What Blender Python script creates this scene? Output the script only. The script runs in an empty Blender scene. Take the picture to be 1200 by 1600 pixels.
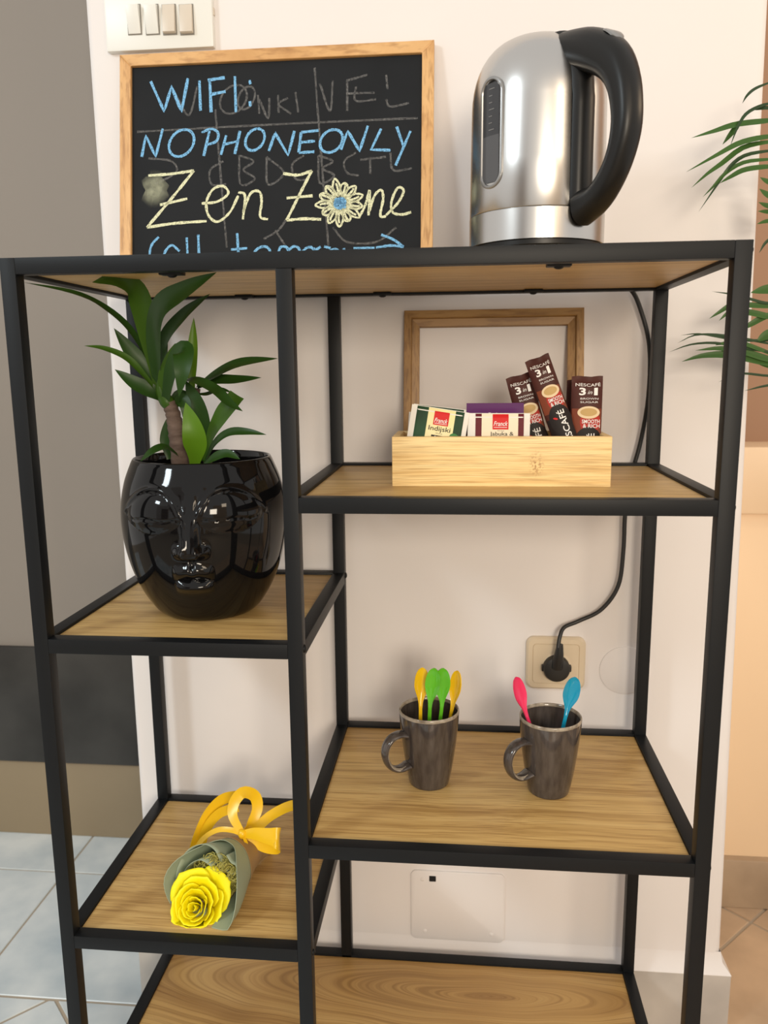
import bpy, bmesh, math, random
from mathutils import Vector, Matrix, noise
random.seed(7)
PI = math.pi
sc = bpy.context.scene
COL = sc.collection

# ------------------------------------------------------------------ camera
FPX = 1245.7213
CAM = Vector((0.5094, -0.8683, 1.0904))
YAW, PITCH, ROLL = -0.0984, -0.1769, -0.0101
_fw = Vector((math.sin(YAW) * math.cos(PITCH), math.cos(YAW) * math.cos(PITCH), math.sin(PITCH)))
_r0 = Vector((math.cos(YAW), -math.sin(YAW), 0))
_u0 = _r0.cross(_fw)
CR = _r0 * math.cos(ROLL) + _u0 * math.sin(ROLL)
CU = -_r0 * math.sin(ROLL) + _u0 * math.cos(ROLL)
cd = bpy.data.cameras.new('camera')
cam = bpy.data.objects.new('camera', cd)
COL.objects.link(cam)
m3 = Matrix((CR, CU, -_fw)).transposed()
cam.matrix_world = Matrix.Translation(CAM) @ m3.to_4x4()
cd.sensor_fit = 'HORIZONTAL'
cd.sensor_width = 36.0
cd.lens = FPX / 1200 * 36.0
cd.clip_start = 0.02
cd.dof.use_dof = True
cd.dof.focus_distance = 1.02
cd.dof.aperture_fstop = 9.0
sc.camera = cam

# ------------------------------------------------------------------ world, lights, exposure
w = bpy.data.worlds.new('world')
sc.world = w
w.use_nodes = True
w.node_tree.nodes['Background'].inputs[0].default_value = (1.0, 0.955, 0.90, 1)
w.node_tree.nodes['Background'].inputs[1].default_value = 0.76
sc.view_settings.view_transform = 'Standard'
sc.view_settings.look = 'None'
sc.view_settings.gamma = 1.0
sc.view_settings.use_curve_mapping = False
sc.view_settings.exposure = 0.14


def area(name, loc, target, size, power, col, sy=None):
    d = bpy.data.lights.new(name, 'AREA')
    d.shape = 'RECTANGLE'
    d.size = size
    d.size_y = sy or size
    d.energy = power
    d.color = col
    o = bpy.data.objects.new(name, d)
    COL.objects.link(o)
    o.location = loc
    o.rotation_euler = (Vector(target) - Vector(loc)).to_track_quat('-Z', 'Y').to_euler()
    return o


area('front_fill', (1.15, -2.9, 1.5), (0.4, 0.3, 0.7), 0.7, 46, (1.0, 0.87, 0.70))  # unseen warm fill light, added to brighten the inside of the rack
area('ceiling_lamp', (-1.6, -1.9, 2.5), (0.0, 0.3, 0.6), 0.45, 24, (0.84, 0.95, 1.0))
area('ceiling_lamp', (2.0, -2.2, 2.2), (0.5, 0.2, 0.8), 0.45, 6, (1.0, 0.80, 0.58))


def spot_bulb(name, loc, power, col, r=0.035):
    d = bpy.data.lights.new(name, 'POINT')
    d.energy = power
    d.color = col
    d.shadow_soft_size = r
    o = bpy.data.objects.new(name, d)
    COL.objects.link(o)
    o.location = loc


spot_bulb('lamp_bulb', (1.75, 0.15, 1.75), 6.5, (1.0, 0.72, 0.45), 0.05)

# ------------------------------------------------------------------ helpers


def pray(px, py):
    return _fw + CR * ((px - 600) / FPX) - CU * ((py - 800) / FPX)


def at(px, py, y):            # a point of the photograph at the depth y
    r = pray(px, py)
    return CAM + r * ((y - CAM.y) / r.y)


def atz(px, py, z):
    r = pray(px, py)
    return CAM + r * ((z - CAM.z) / r.z)


def link(name, me, mat, parent=None):
    o = bpy.data.objects.new(name, me)
    COL.objects.link(o)
    if mat is not None and not me.materials:
        for m_ in (mat if isinstance(mat, (list, tuple)) else [mat]):
            me.materials.append(m_)
    if parent is not None:
        o.parent = parent
    return o


def tag(o, label=None, cat=None, group=None, kind=None):
    if label:
        o['label'] = label
    if cat:
        o['category'] = cat
    if group:
        o['group'] = group
    if kind:
        o['kind'] = kind
    return o


def thing(name, label, cat, loc=(0, 0, 0), group=None):
    o = bpy.data.objects.new(name, None)
    COL.objects.link(o)
    o.empty_display_size = 0.02
    return tag(o, label, cat, group)


class MB:
    def __init__(self):
        self.v, self.f = [], []

    def add(self, vs, fs):
        b = len(self.v)
        self.v += [tuple(p) for p in vs]
        self.f += [tuple(i + b for i in q) for q in fs]
        return self

    def grid(self, rows, closed_u=False, closed_v=False):
        nr, nc = len(rows), len(rows[0])
        vs = [p for r in rows for p in r]
        fs = []
        for i in range(nr - (0 if closed_v else 1)):
            for j in range(nc - (0 if closed_u else 1)):
                a, b = i, (i + 1) % nr
                c, d = j, (j + 1) % nc
                fs.append((a * nc + c, a * nc + d, b * nc + d, b * nc + c))
        return self.add(vs, fs)

    def box(self, p0, p1, bev=0.0, M=None):
        bm = bmesh.new()
        bmesh.ops.create_cube(bm, size=1)
        c = [(a + b) / 2 for a, b in zip(p0, p1)]
        s = [abs(b - a) for a, b in zip(p0, p1)]
        for v in bm.verts:
            v.co = Vector((v.co.x * s[0] + c[0], v.co.y * s[1] + c[1], v.co.z * s[2] + c[2]))
        if bev:
            bmesh.ops.bevel(bm, geom=list(bm.edges), offset=bev, segments=2, affect='EDGES', profile=0.6)
        bm.verts.index_update()
        vs = [(M @ v.co) if M else v.co.copy() for v in bm.verts]
        fs = [[v.index for v in f.verts] for f in bm.faces]
        bm.free()
        return self.add(vs, fs)

    def tube(self, pts, rad, n=10, caps=True):
        pts = [Vector(p) for p in pts]
        rs = rad if isinstance(rad, (list, tuple)) else [rad] * len(pts)
        rows = []
        nrm = None
        for i, p in enumerate(pts):
            t = (pts[min(i + 1, len(pts) - 1)] - pts[max(i - 1, 0)]).normalized()
            if nrm is None:
                nrm = t.orthogonal().normalized()
            nrm = (nrm - t * nrm.dot(t)).normalized()
            b = t.cross(nrm)
            rows.append([p + (nrm * math.cos(a) + b * math.sin(a)) * rs[i] for a in [2 * PI * k / n for k in range(n)]])
        k0 = len(self.v)
        self.grid(rows, closed_u=True)
        if caps:
            self.f.append(tuple(range(k0 + n - 1, k0 - 1, -1)))
            e = k0 + (len(pts) - 1) * n
            self.f.append(tuple(range(e, e + n)))
        return self

    def lathe(self, prof, c=(0, 0, 0), n=48, cap0=True, cap1=False):
        rows = [[(c[0] + r * math.cos(2 * PI * k / n), c[1] + r * math.sin(2 * PI * k / n), c[2] + z) for k in range(n)] for r, z in prof]
        k0 = len(self.v)
        self.grid(rows, closed_u=True)
        if cap0:
            self.f.append(tuple(range(k0 + n - 1, k0 - 1, -1)))
        if cap1:
            e = k0 + (len(prof) - 1) * n
            self.f.append(tuple(range(e, e + n)))
        return self

    def mesh(self, name, smooth=None):
        me = bpy.data.meshes.new(name)
        me.from_pydata(self.v, [], self.f)
        me.validate()
        bm = bmesh.new()
        bm.from_mesh(me)
        if smooth is not None:
            bmesh.ops.recalc_face_normals(bm, faces=bm.faces)
        bm.to_mesh(me)
        bm.free()
        if smooth is not None:
            me.polygons.foreach_set('use_smooth', [True] * len(me.polygons))
            me.set_sharp_from_angle(angle=math.radians(smooth))
        me.update()
        return me

    def build(self, name, mat, parent=None, smooth=35):
        return link(name, self.mesh(name, smooth), mat, parent)


def spline(pts, n):
    """Catmull-Rom through pts (any dimension), n samples."""
    P = [Vector(p) for p in pts]
    if len(P) == 2:
        return [P[0].lerp(P[1], i / (n - 1)) for i in range(n)]
    P = [P[0] * 2 - P[1]] + P + [P[-1] * 2 - P[-2]]
    m = len(P) - 3
    out = []
    for i in range(n):
        t = i / (n - 1) * m
        k = min(int(t), m - 1)
        t -= k
        a, b, c, d = P[k:k + 4]
        out.append(0.5 * ((2 * b) + (c - a) * t + (2 * a - 5 * b + 4 * c - d) * t * t + (3 * b - a - 3 * c + d) * t ** 3))
    return out


def lin(vals, t):
    k = t * (len(vals) - 1)
    i = min(int(k), len(vals) - 2)
    return vals[i] + (vals[i + 1] - vals[i]) * (k - i)


def ribbon(pts, width, hint, n=18, fold=0.0, prof=None, th=0.0, twist=0.0, side=None):
    """A leaf or band along pts: width profile prof(t), faces hint, folded along its midrib."""
    C_ = spline(pts, n)
    rows = []
    for i, p in enumerate(C_):
        t = (C_[min(i + 1, n - 1)] - C_[max(i - 1, 0)]).normalized()
        h = Vector(hint)
        s = t.cross(h)
        if s.length < 1e-4:
            s = t.orthogonal()
        if side is not None:
            s = Vector(side) - t * t.dot(Vector(side))
        s.normalize()
        nn = s.cross(t).normalized()
        if twist:
            a = twist * i / (n - 1)
            s, nn = s * math.cos(a) + nn * math.sin(a), nn * math.cos(a) - s * math.sin(a)
        wd = width * (prof(i / (n - 1)) if prof else 1.0) * 0.5
        rows.append([p - s * wd + nn * (fold * wd), p - s * wd * 0.5 + nn * (fold * wd * 0.35), p,
                     p + s * wd * 0.5 + nn * (fold * wd * 0.35), p + s * wd + nn * (fold * wd)])
    mb = MB()
    if th:
        # closed shell
        rr = []
        for i, r in enumerate(rows):
            t = (C_[min(i + 1, n - 1)] - C_[max(i - 1, 0)]).normalized()
            s = (Vector(r[4]) - Vector(r[0]))
            nn = s.cross(t)
            nn = nn.normalized() if nn.length > 1e-9 else Vector((0, 0, 1))
            rr.append(list(r) + [q - nn * th for q in reversed(r)])
        k0 = len(mb.v)
        mb.grid(rr, closed_u=True)
        mb.f.append(tuple(range(k0 + 9, k0 - 1, -1)))
        e = k0 + (n - 1) * 10
        mb.f.append(tuple(range(e, e + 10)))
    else:
        mb.grid(rows)
    return mb


# ------------------------------------------------------------------ materials
def mat(name, col, rough=0.5, metal=0.0, spec=0.5, bump=None, var=None, coat=0.0, sss=0.0, trans=0.0, scale3=None):
    """var = (scale, amount, second colour); bump = (scale, strength)"""
    m = bpy.data.materials.new(name)
    m.use_nodes = True
    nt = m.node_tree
    b = nt.nodes['Principled BSDF']
    b.inputs['Base Color'].default_value = (*col, 1)
    b.inputs['Roughness'].default_value = rough
    b.inputs['Metallic'].default_value = metal
    b.inputs['Specular IOR Level'].default_value = spec
    b.inputs['Coat Weight'].default_value = coat
    b.inputs['Coat Roughness'].default_value = 0.05
    if sss:
        b.inputs['Subsurface Weight'].default_value = sss
        b.inputs['Subsurface Radius'].default_value = (0.01, 0.006, 0.002)
        b.inputs['Subsurface Scale'].default_value = 0.3
    if trans:
        b.inputs['Transmission Weight'].default_value = trans
    tc = nt.nodes.new('ShaderNodeTexCoord')
    mp = nt.nodes.new('ShaderNodeMapping')
    nt.links.new(tc.outputs['Object'], mp.inputs[0])
    if scale3:
        mp.inputs['Scale'].default_value = scale3
    if var:
        nz = nt.nodes.new('ShaderNodeTexNoise')
        nz.inputs['Scale'].default_value = var[0]
        nz.inputs['Detail'].default_value = 6
        nt.links.new(mp.outputs[0], nz.inputs['Vector'])
        rp = nt.nodes.new('ShaderNodeValToRGB')
        rp.color_ramp.elements[0].position = 0.5 - var[1]
        rp.color_ramp.elements[1].position = 0.5 + var[1]
        rp.color_ramp.elements[0].color = (*col, 1)
        rp.color_ramp.elements[1].color = (*var[2], 1)
        nt.links.new(nz.outputs['Fac'], rp.inputs[0])
        nt.links.new(rp.outputs[0], b.inputs['Base Color'])
    if bump:
        nb = nt.nodes.new('ShaderNodeTexNoise')
        nb.inputs['Scale'].default_value = bump[0]
        nb.inputs['Detail'].default_value = 5
        nt.links.new(mp.outputs[0], nb.inputs['Vector'])
        bp = nt.nodes.new('ShaderNodeBump')
        bp.inputs['Strength'].default_value = bump[1]
        bp.inputs['Distance'].default_value = 0.002
        nt.links.new(nb.outputs['Fac'], bp.inputs['Height'])
        nt.links.new(bp.outputs[0], b.inputs['Normal'])
    return m


def wood(name, c_dark, c_mid, c_light, stretch=(1.6, 22, 22), rough=0.45, knots=True, coat=0.0, fstretch=None, heart=None, node=None):
    m = bpy.data.materials.new(name)
    m.use_nodes = True
    nt = m.node_tree
    L = nt.links.new
    b = nt.nodes['Principled BSDF']
    b.inputs['Roughness'].default_value = rough
    b.inputs['Coat Weight'].default_value = coat
    tc = nt.nodes.new('ShaderNodeTexCoord')
    # distort
    n0 = nt.nodes.new('ShaderNodeTexNoise')
    n0.inputs['Scale'].default_value = 3.0
    n0.inputs['Detail'].default_value = 2
    L(tc.outputs['Object'], n0.inputs['Vector'])
    mx = nt.nodes.new('ShaderNodeMix')
    mx.data_type = 'VECTOR'
    mx.inputs[0].default_value = 0.06 if heart else (0.028 if knots else 0.006)
    L(tc.outputs['Object'], mx.inputs[4])
    L(n0.outputs['Color'], mx.inputs[5])
    src = mx.outputs[1]
    if heart:
        # cathedral grain: the figure runs in long ovals round the heart of the board
        sp = nt.nodes.new('ShaderNodeSeparateXYZ')
        L(mx.outputs[1], sp.inputs[0])

        def mt(op, a_, b_):
            nn_ = nt.nodes.new('ShaderNodeMath')
            nn_.operation = op
            for i_, q_ in enumerate((a_, b_)):
                if isinstance(q_, (int, float)):
                    nn_.inputs[i_].default_value = q_
                else:
                    L(q_, nn_.inputs[i_])
            return nn_.outputs[0]
        dx = mt('MULTIPLY', mt('SUBTRACT', sp.outputs[0], heart[0]), 0.17)
        dy = mt('SUBTRACT', sp.outputs[1], heart[1])
        rad = mt('SQRT', mt('ADD', mt('MULTIPLY', dx, dx), mt('MULTIPLY', dy, dy)), 0.0)
        cb_ = nt.nodes.new('ShaderNodeCombineXYZ')
        L(mt('MULTIPLY', sp.outputs[0], 0.35), cb_.inputs[0])
        L(mt('MULTIPLY', rad, 1.5), cb_.inputs[1])
        src = cb_.outputs[0]
    mp = nt.nodes.new('ShaderNodeMapping')
    mp.inputs['Scale'].default_value = stretch
    L(src, mp.inputs[0])
    n1 = nt.nodes.new('ShaderNodeTexNoise')
    n1.inputs['Scale'].default_value = 1.3
    n1.inputs['Detail'].default_value = 8
    n1.inputs['Roughness'].default_value = 0.6
    n1.inputs['Distortion'].default_value = 0.5
    L(mp.outputs[0], n1.inputs['Vector'])
    r1 = nt.nodes.new('ShaderNodeValToRGB')
    e = r1.color_ramp.elements
    e[0].position, e[0].color = 0.30, (*c_dark, 1)
    e[1].position, e[1].color = 0.72, (*c_light, 1)
    k = e.new(0.5)
    k.color = (*c_mid, 1)
    L(n1.outputs['Fac'], r1.inputs[0])
    # fine pores
    mp2 = nt.nodes.new('ShaderNodeMapping')
    mp2.inputs['Scale'].default_value = fstretch or (stretch[0] * 2.5, stretch[1] * 8, stretch[2] * 8)
    L(src, mp2.inputs[0])
    n2 = nt.nodes.new('ShaderNodeTexNoise')
    n2.inputs['Scale'].default_value = 2.0
    n2.inputs['Detail'].default_value = 3
    L(mp2.outputs[0], n2.inputs['Vector'])
    r2 = nt.nodes.new('ShaderNodeValToRGB')
    r2.color_ramp.elements[0].position = 0.36
    r2.color_ramp.elements[0].color = (0.62, 0.55, 0.48, 1)
    r2.color_ramp.elements[1].position = 0.52
    r2.color_ramp.elements[1].color = (1, 1, 1, 1)
    L(n2.outputs['Fac'], r2.inputs[0])
    ml = nt.nodes.new('ShaderNodeMix')
    ml.data_type = 'RGBA'
    ml.blend_type = 'MULTIPLY'
    ml.inputs[0].default_value = 0.75
    L(r1.outputs[0], ml.inputs[6])
    L(r2.outputs[0], ml.inputs[7])
    out = ml.outputs[2]
    if node:
        # a bamboo node: a patch of short dark fibres
        vm = nt.nodes.new('ShaderNodeVectorMath')
        vm.operation = 'SUBTRACT'
        L(tc.outputs['Object'], vm.inputs[0])
        vm.inputs[1].default_value = node[0]
        vs_ = nt.nodes.new('ShaderNodeVectorMath')
        vs_.operation = 'MULTIPLY'
        L(vm.outputs[0], vs_.inputs[0])
        vs_.inputs[1].default_value = node[1]
        ln = nt.nodes.new('ShaderNodeVectorMath')
        ln.operation = 'LENGTH'
        L(vs_.outputs[0], ln.inputs[0])
        mr = nt.nodes.new('ShaderNodeMapRange')
        mr.inputs['From Min'].default_value = 1.0
        mr.inputs['From Max'].default_value = 0.3
        L(ln.outputs['Value'], mr.inputs['Value'])
        nn = nt.nodes.new('ShaderNodeTexNoise')
        nn.inputs['Scale'].default_value = 330
        nn.inputs['Detail'].default_value = 2
        L(tc.outputs['Object'], nn.inputs['Vector'])
        r3 = nt.nodes.new('ShaderNodeMapRange')
        r3.inputs['From Min'].default_value = 0.48
        r3.inputs['From Max'].default_value = 0.60
        L(nn.outputs['Fac'], r3.inputs['Value'])
        mm_ = nt.nodes.new('ShaderNodeMath')
        mm_.operation = 'MULTIPLY'
        L(mr.outputs[0], mm_.inputs[0])
        L(r3.outputs[0], mm_.inputs[1])
        m2 = nt.nodes.new('ShaderNodeMix')
        m2.data_type = 'RGBA'
        L(mm_.outputs[0], m2.inputs[0])
        L(out, m2.inputs[6])
        m2.inputs[7].default_value = (0.45, 0.25, 0.09, 1)
        out = m2.outputs[2]
    L(out, b.inputs['Base Color'])
    bp = nt.nodes.new('ShaderNodeBump')
    bp.inputs['Strength'].default_value = 0.12
    bp.inputs['Distance'].default_value = 0.001
    L(n2.outputs['Fac'], bp.inputs['Height'])
    L(bp.outputs[0], b.inputs['Normal'])
    return m


M = {}
M['wall'] = mat('painted_plaster', (0.745, 0.712, 0.70), 0.75, bump=(26, 0.22), var=(3.0, 0.35, (0.775, 0.742, 0.73)), spec=0.25)
M['taupe'] = mat('taupe_paint', (0.235, 0.205, 0.175), 0.6, var=(1.5, 0.4, (0.25, 0.22, 0.19)))
M['blackstone'] = mat('dark_stone', (0.028, 0.027, 0.025), 0.3, var=(5, 0.2, (0.06, 0.058, 0.054)), spec=0.3)
M['tanbase'] = mat('tan_plinth', (0.25, 0.195, 0.12), 0.6, var=(3, 0.4, (0.28, 0.22, 0.14)))
M['brownwall'] = mat('brown_paint', (0.30, 0.17, 0.10), 0.6, var=(2, 0.4, (0.33, 0.19, 0.115)))
M['tanpanel'] = mat('tan_panel', (0.84, 0.62, 0.40), 0.5, var=(2, 0.4, (0.87, 0.66, 0.44)))
M['tancap'] = mat('tan_cap', (0.80, 0.60, 0.40), 0.45)
M['stonebase'] = mat('stone_skirting', (0.46, 0.34, 0.23), 0.5, var=(9, 0.2, (0.33, 0.24, 0.16)))
M['skirt'] = mat('marble_skirting', (0.60, 0.56, 0.51), 0.35, var=(9, 0.22, (0.42, 0.39, 0.36)))
M['tileblue'] = mat('blue_grey_marble_tile', (0.74, 0.79, 0.80), 0.28, var=(7, 0.16, (0.47, 0.55, 0.60)))  # grey marble, with the cool light's tint put into its colour
M['tilebrown'] = mat('brown_marble_tile', (0.66, 0.48, 0.32), 0.3, var=(8, 0.22, (0.46, 0.33, 0.22)))  # a different floor, with the warm light's tint also put into its colour
M['grout'] = mat('grout', (0.42, 0.35, 0.27), 0.9)
M['black'] = mat('black_powder_coat', (0.0075, 0.0085, 0.0098), 0.44, bump=(900, 0.06), spec=0.2)
M['oak'] = wood('oak_laminate', (0.40, 0.235, 0.074), (0.57, 0.37, 0.135), (0.66, 0.455, 0.185), stretch=(1.1, 46, 46), fstretch=(5, 240, 240))
M['oak_heart'] = wood('oak_laminate_heart', (0.31, 0.165, 0.05), (0.50, 0.305, 0.105), (0.61, 0.405, 0.16), stretch=(1.3, 32, 32), fstretch=(5, 160, 160), heart=(0.545, 0.285))
M['bamboo'] = wood('bamboo', (0.70, 0.45, 0.17), (0.86, 0.62, 0.28), (0.92, 0.72, 0.37), stretch=(4, 60, 150), knots=False, fstretch=(8, 300, 420), node=((0.6005, 0.1185, 0.9745), (90, 1, 55)))
M['bamboo_dark'] = wood('caramel_bamboo', (0.26, 0.14, 0.042), (0.34, 0.19, 0.062), (0.41, 0.24, 0.085), stretch=(5, 30, 8), knots=False)
M['pine'] = wood('pine_frame', (0.50, 0.26, 0.09), (0.64, 0.37, 0.15), (0.72, 0.45, 0.20), stretch=(6, 20, 6), knots=True)
M['pine_upright'] = wood('pine_frame_upright', (0.50, 0.26, 0.09), (0.64, 0.37, 0.15), (0.72, 0.45, 0.20), stretch=(34, 34, 5), fstretch=(110, 110, 5))
M['bamboo_upright'] = wood('caramel_bamboo_upright', (0.26, 0.14, 0.042), (0.34, 0.19, 0.062), (0.41, 0.24, 0.085), stretch=(26, 26, 4), knots=False, fstretch=(140, 140, 5))
M['gap'] = mat('switch_gap', (0.22, 0.21, 0.19), 0.7)
M['slate'] = mat('blackboard', (0.012, 0.0135, 0.0155), 0.7, var=(7, 0.3, (0.019, 0.021, 0.024)), spec=0.12)
M['plastic_white'] = mat('white_plastic', (0.74, 0.74, 0.70), 0.35)
M['plastic_ivory'] = mat('ivory_plastic', (0.62, 0.55, 0.46), 0.35)
M['socket'] = mat('cream_plastic', (0.66, 0.55, 0.40), 0.35)
M['rubber'] = mat('black_rubber', (0.012, 0.012, 0.012), 0.45)
M['steel'] = mat('brushed_steel', (0.56, 0.55, 0.535), 0.26, metal=1.0, bump=(60, 0.02), scale3=(1, 1, 0.03))
M['kettle_black'] = mat('soft_black_plastic', (0.008, 0.008, 0.008), 0.36, bump=(1500, 0.03), spec=0.3)
M['chrome_grey'] = mat('grey_plastic', (0.30, 0.30, 0.30), 0.3, metal=0.6)
M['smoke'] = mat('smoked_plastic', (0.035, 0.037, 0.042), 0.12)
M['smoke2'] = mat('smoked_plastic_water', (0.075, 0.078, 0.085), 0.12)
M['glaze_black'] = mat('black_glaze', (0.004, 0.004, 0.0045), 0.06, spec=0.32)
M['soil'] = mat('potting_soil', (0.03, 0.02, 0.012), 0.9, bump=(120, 0.8))
M['bark'] = mat('palm_bark', (0.07, 0.042, 0.03), 0.8, bump=(140, 0.9), var=(60, 0.2, (0.16, 0.11, 0.085)), scale3=(0.5, 0.5, 1.8))
M['spoon_yellow'] = mat('yellow_plastic', (0.90, 0.55, 0.015), 0.12, sss=0.2)
M['spoon_green'] = mat('green_plastic', (0.12, 0.50, 0.02), 0.12, sss=0.2)
M['spoon_pink'] = mat('pink_plastic', (0.78, 0.035, 0.13), 0.12, sss=0.2)
M['spoon_blue'] = mat('blue_plastic', (0.01, 0.30, 0.48), 0.12, sss=0.2)
M['rose'] = mat('yellow_petal', (1.0, 0.84, 0.0), 0.6, var=(60, 0.4, (1.0, 0.90, 0.0)), sss=0.2)
M['paper_green'] = mat('sage_paper', (0.34, 0.40, 0.28), 0.6)
M['paper_dark'] = mat('dark_green_paper', (0.10, 0.13, 0.095), 0.6)
M['kraft'] = mat('kraft_paper', (0.36, 0.235, 0.11), 0.6)
M['ribbon'] = mat('yellow_satin', (0.92, 0.56, 0.012), 0.28, sss=0.05)
M['moss'] = mat('dried_moss', (0.36, 0.33, 0.06), 0.8, var=(120, 0.25, (0.62, 0.56, 0.16)))
M['print_white'] = mat('white_print', (0.85, 0.82, 0.78), 0.5, spec=0.2)
M['print_red'] = mat('red_print', (0.62, 0.02, 0.02), 0.5, spec=0.2)
M['print_black'] = mat('black_print', (0.015, 0.012, 0.01), 0.5, spec=0.2)
M['print_dgreen'] = mat('dark_green_print', (0.012, 0.035, 0.014), 0.5, var=(25, 0.2, (0.02, 0.07, 0.03)), spec=0.2)
M['print_leaf'] = mat('leaf_green_print', (0.05, 0.20, 0.06), 0.5, spec=0.2)
M['print_yellow'] = mat('pale_yellow_print', (0.80, 0.68, 0.25), 0.5, var=(18, 0.25, (0.88, 0.80, 0.50)), spec=0.2)
M['print_cream'] = mat('cream_print', (0.84, 0.74, 0.55), 0.5, spec=0.2)
M['print_maroon'] = mat('maroon_print', (0.12, 0.012, 0.02), 0.5, spec=0.2)
M['sachet_white'] = mat('white_sachet_paper', (0.80, 0.77, 0.70), 0.5, spec=0.2)
M['purple'] = mat('purple_foil', (0.10, 0.02, 0.11), 0.5, spec=0.2)
M['foil_brown'] = mat('dark_brown_foil', (0.055, 0.015, 0.011), 0.5, var=(30, 0.3, (0.08, 0.022, 0.015)), spec=0.2)
M['foil_rust'] = mat('rust_brown_foil', (0.19, 0.045, 0.02), 0.5, spec=0.2)
M['foil_red'] = mat('red_foil', (0.42, 0.03, 0.02), 0.5, spec=0.2)
M['foil_dark'] = mat('near_black_foil', (0.014, 0.009, 0.008), 0.5, spec=0.2)
M['coffee_cream'] = mat('cream_cup_print', (0.75, 0.58, 0.36), 0.5, spec=0.2)
M['coffee_tan'] = mat('tan_coffee_print', (0.52, 0.34, 0.13), 0.5, spec=0.2)
M['green_foil'] = mat('green_foil', (0.10, 0.16, 0.03), 0.4)
M['hole'] = mat('hole_dark', (0.008, 0.008, 0.008), 0.9)
M['unseen_door'] = mat('unseen_door_brown', (0.13, 0.075, 0.045), 0.5)
M['terracotta'] = mat('planter_grey', (0.18, 0.17, 0.16), 0.6)


def leaf_mat(name, a, b, rough=0.38):
    m = mat(name, a, rough, var=(9, 0.35, b), spec=0.22)
    bs = m.node_tree.nodes['Principled BSDF']
    bs.inputs['Transmission Weight'].default_value = 0.0
    return m


M['leaf'] = leaf_mat('dark_leaf', (0.013, 0.040, 0.005), (0.022, 0.062, 0.008))
M['leaf_mid'] = leaf_mat('mid_leaf', (0.030, 0.078, 0.006), (0.045, 0.105, 0.010))
M['leaf_bright'] = leaf_mat('bright_leaf', (0.065, 0.155, 0.006), (0.10, 0.20, 0.010))
M['palm'] = leaf_mat('palm_leaf', (0.035, 0.085, 0.02), (0.055, 0.13, 0.025))
M['palm_dark'] = leaf_mat('palm_leaf_dark', (0.02, 0.04, 0.018), (0.035, 0.07, 0.025))


def chalk(name, col, dens=0.5, scale=700, soft=0.12, fade=None):
    m = bpy.data.materials.new(name)
    m.use_nodes = True
    nt = m.node_tree
    b = nt.nodes['Principled BSDF']
    b.inputs['Base Color'].default_value = (*col, 1)
    b.inputs['Roughness'].default_value = 0.95
    tc = nt.nodes.new('ShaderNodeTexCoord')
    nz = nt.nodes.new('ShaderNodeTexNoise')
    nz.inputs['Scale'].default_value = scale
    nz.inputs['Detail'].default_value = 4
    nt.links.new(tc.outputs['Object'], nz.inputs['Vector'])
    mr = nt.nodes.new('ShaderNodeMapRange')
    mr.inputs['From Min'].default_value = 1 - dens - soft
    mr.inputs['From Max'].default_value = 1 - dens + soft
    mr.clamp = True
    nt.links.new(nz.outputs['Fac'], mr.inputs['Value'])
    al = mr.outputs[0]
    if fade:
        vd = nt.nodes.new('ShaderNodeVectorMath')
        vd.operation = 'DISTANCE'
        nt.links.new(tc.outputs['Object'], vd.inputs[0])
        vd.inputs[1].default_value = fade[0]
        m2 = nt.nodes.new('ShaderNodeMapRange')
        m2.interpolation_type = 'SMOOTHSTEP'
        m2.inputs['From Min'].default_value = fade[1]
        m2.inputs['From Max'].default_value = fade[1] * 0.15
        nt.links.new(vd.outputs['Value'], m2.inputs['Value'])
        ml = nt.nodes.new('ShaderNodeMath')
        ml.operation = 'MULTIPLY'
        nt.links.new(al, ml.inputs[0])
        nt.links.new(m2.outputs[0], ml.inputs[1])
        al = ml.outputs[0]
    nt.links.new(al, b.inputs['Alpha'])
    return m


M['chalk_blue'] = chalk('blue_chalk', (0.20, 0.48, 0.78), 0.60)
M['chalk_cream'] = chalk('cream_chalk', (0.72, 0.74, 0.50), 0.62)
M['chalk_ghost'] = chalk('erased_chalk', (0.22, 0.22, 0.22), 0.40, 330, 0.35)

# ------------------------------------------------------------------ setting
FZ = -0.03
WY = 0.38                      # front face of the wall pier behind the rack


def struct(name, mb, m, parent=None, smooth=30):
    o = mb.build(name, m, parent, smooth)
    if parent is None:
        o['kind'] = 'structure'
    return o


# wall pier (front face at WY)
pier = [(-0.0545, WY), (0.0, WY), (0.9, WY), (0.9545, WY), (0.9545, 0.95), (-0.0545, 0.95)]
mb = MB()
nz_, zlo, zhi = 30, FZ, 2.7
rows = []
for i in range(nz_ + 1):
    z = zlo + (zhi - zlo) * i / nz_
    xr = 0.9560 - 0.0185 * z
    prof = [(-0.0545, 0.95), (-0.0545, WY + 0.012), (-0.0505, WY + 0.003), (-0.0425, WY), (0.2, WY), (0.45, WY), (0.7, WY), (xr - 0.012, WY), (xr - 0.004, WY + 0.003), (xr, WY + 0.012), (xr, 0.95)]
    rows.append([(x, y, z) for x, y in prof])
mb.grid(rows)
struct('wall_back', mb, M['wall'], smooth=60)

# skirting of the pier: rendered plaster fillet and marble strip
mb = MB()
sx0, sx1 = -0.068, 0.967
prof = [(0.0, FZ), (0.0, 0.078), (0.003, 0.082), (0.012, 0.088)]
path = lambda d, z: [(sx0 + d, 0.95, z), (sx0 + d, WY - 0.014 + d, z), (sx1 - d, WY - 0.014 + d, z), (sx1 - d, 0.95, z)]
mb.grid([path(d, z) for d, z in prof])
struct('baseboard_back', mb, M['skirt'])
mb = MB()
prof = [(0.0, 0.0775), (0.0, 0.0785), (0.012, 0.094), (0.0150, 0.112)]
mb.grid([path(d - 0.0006, z + 0.0005) for d, z in prof])
struct('trim_1', mb, M['wall'])

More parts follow.
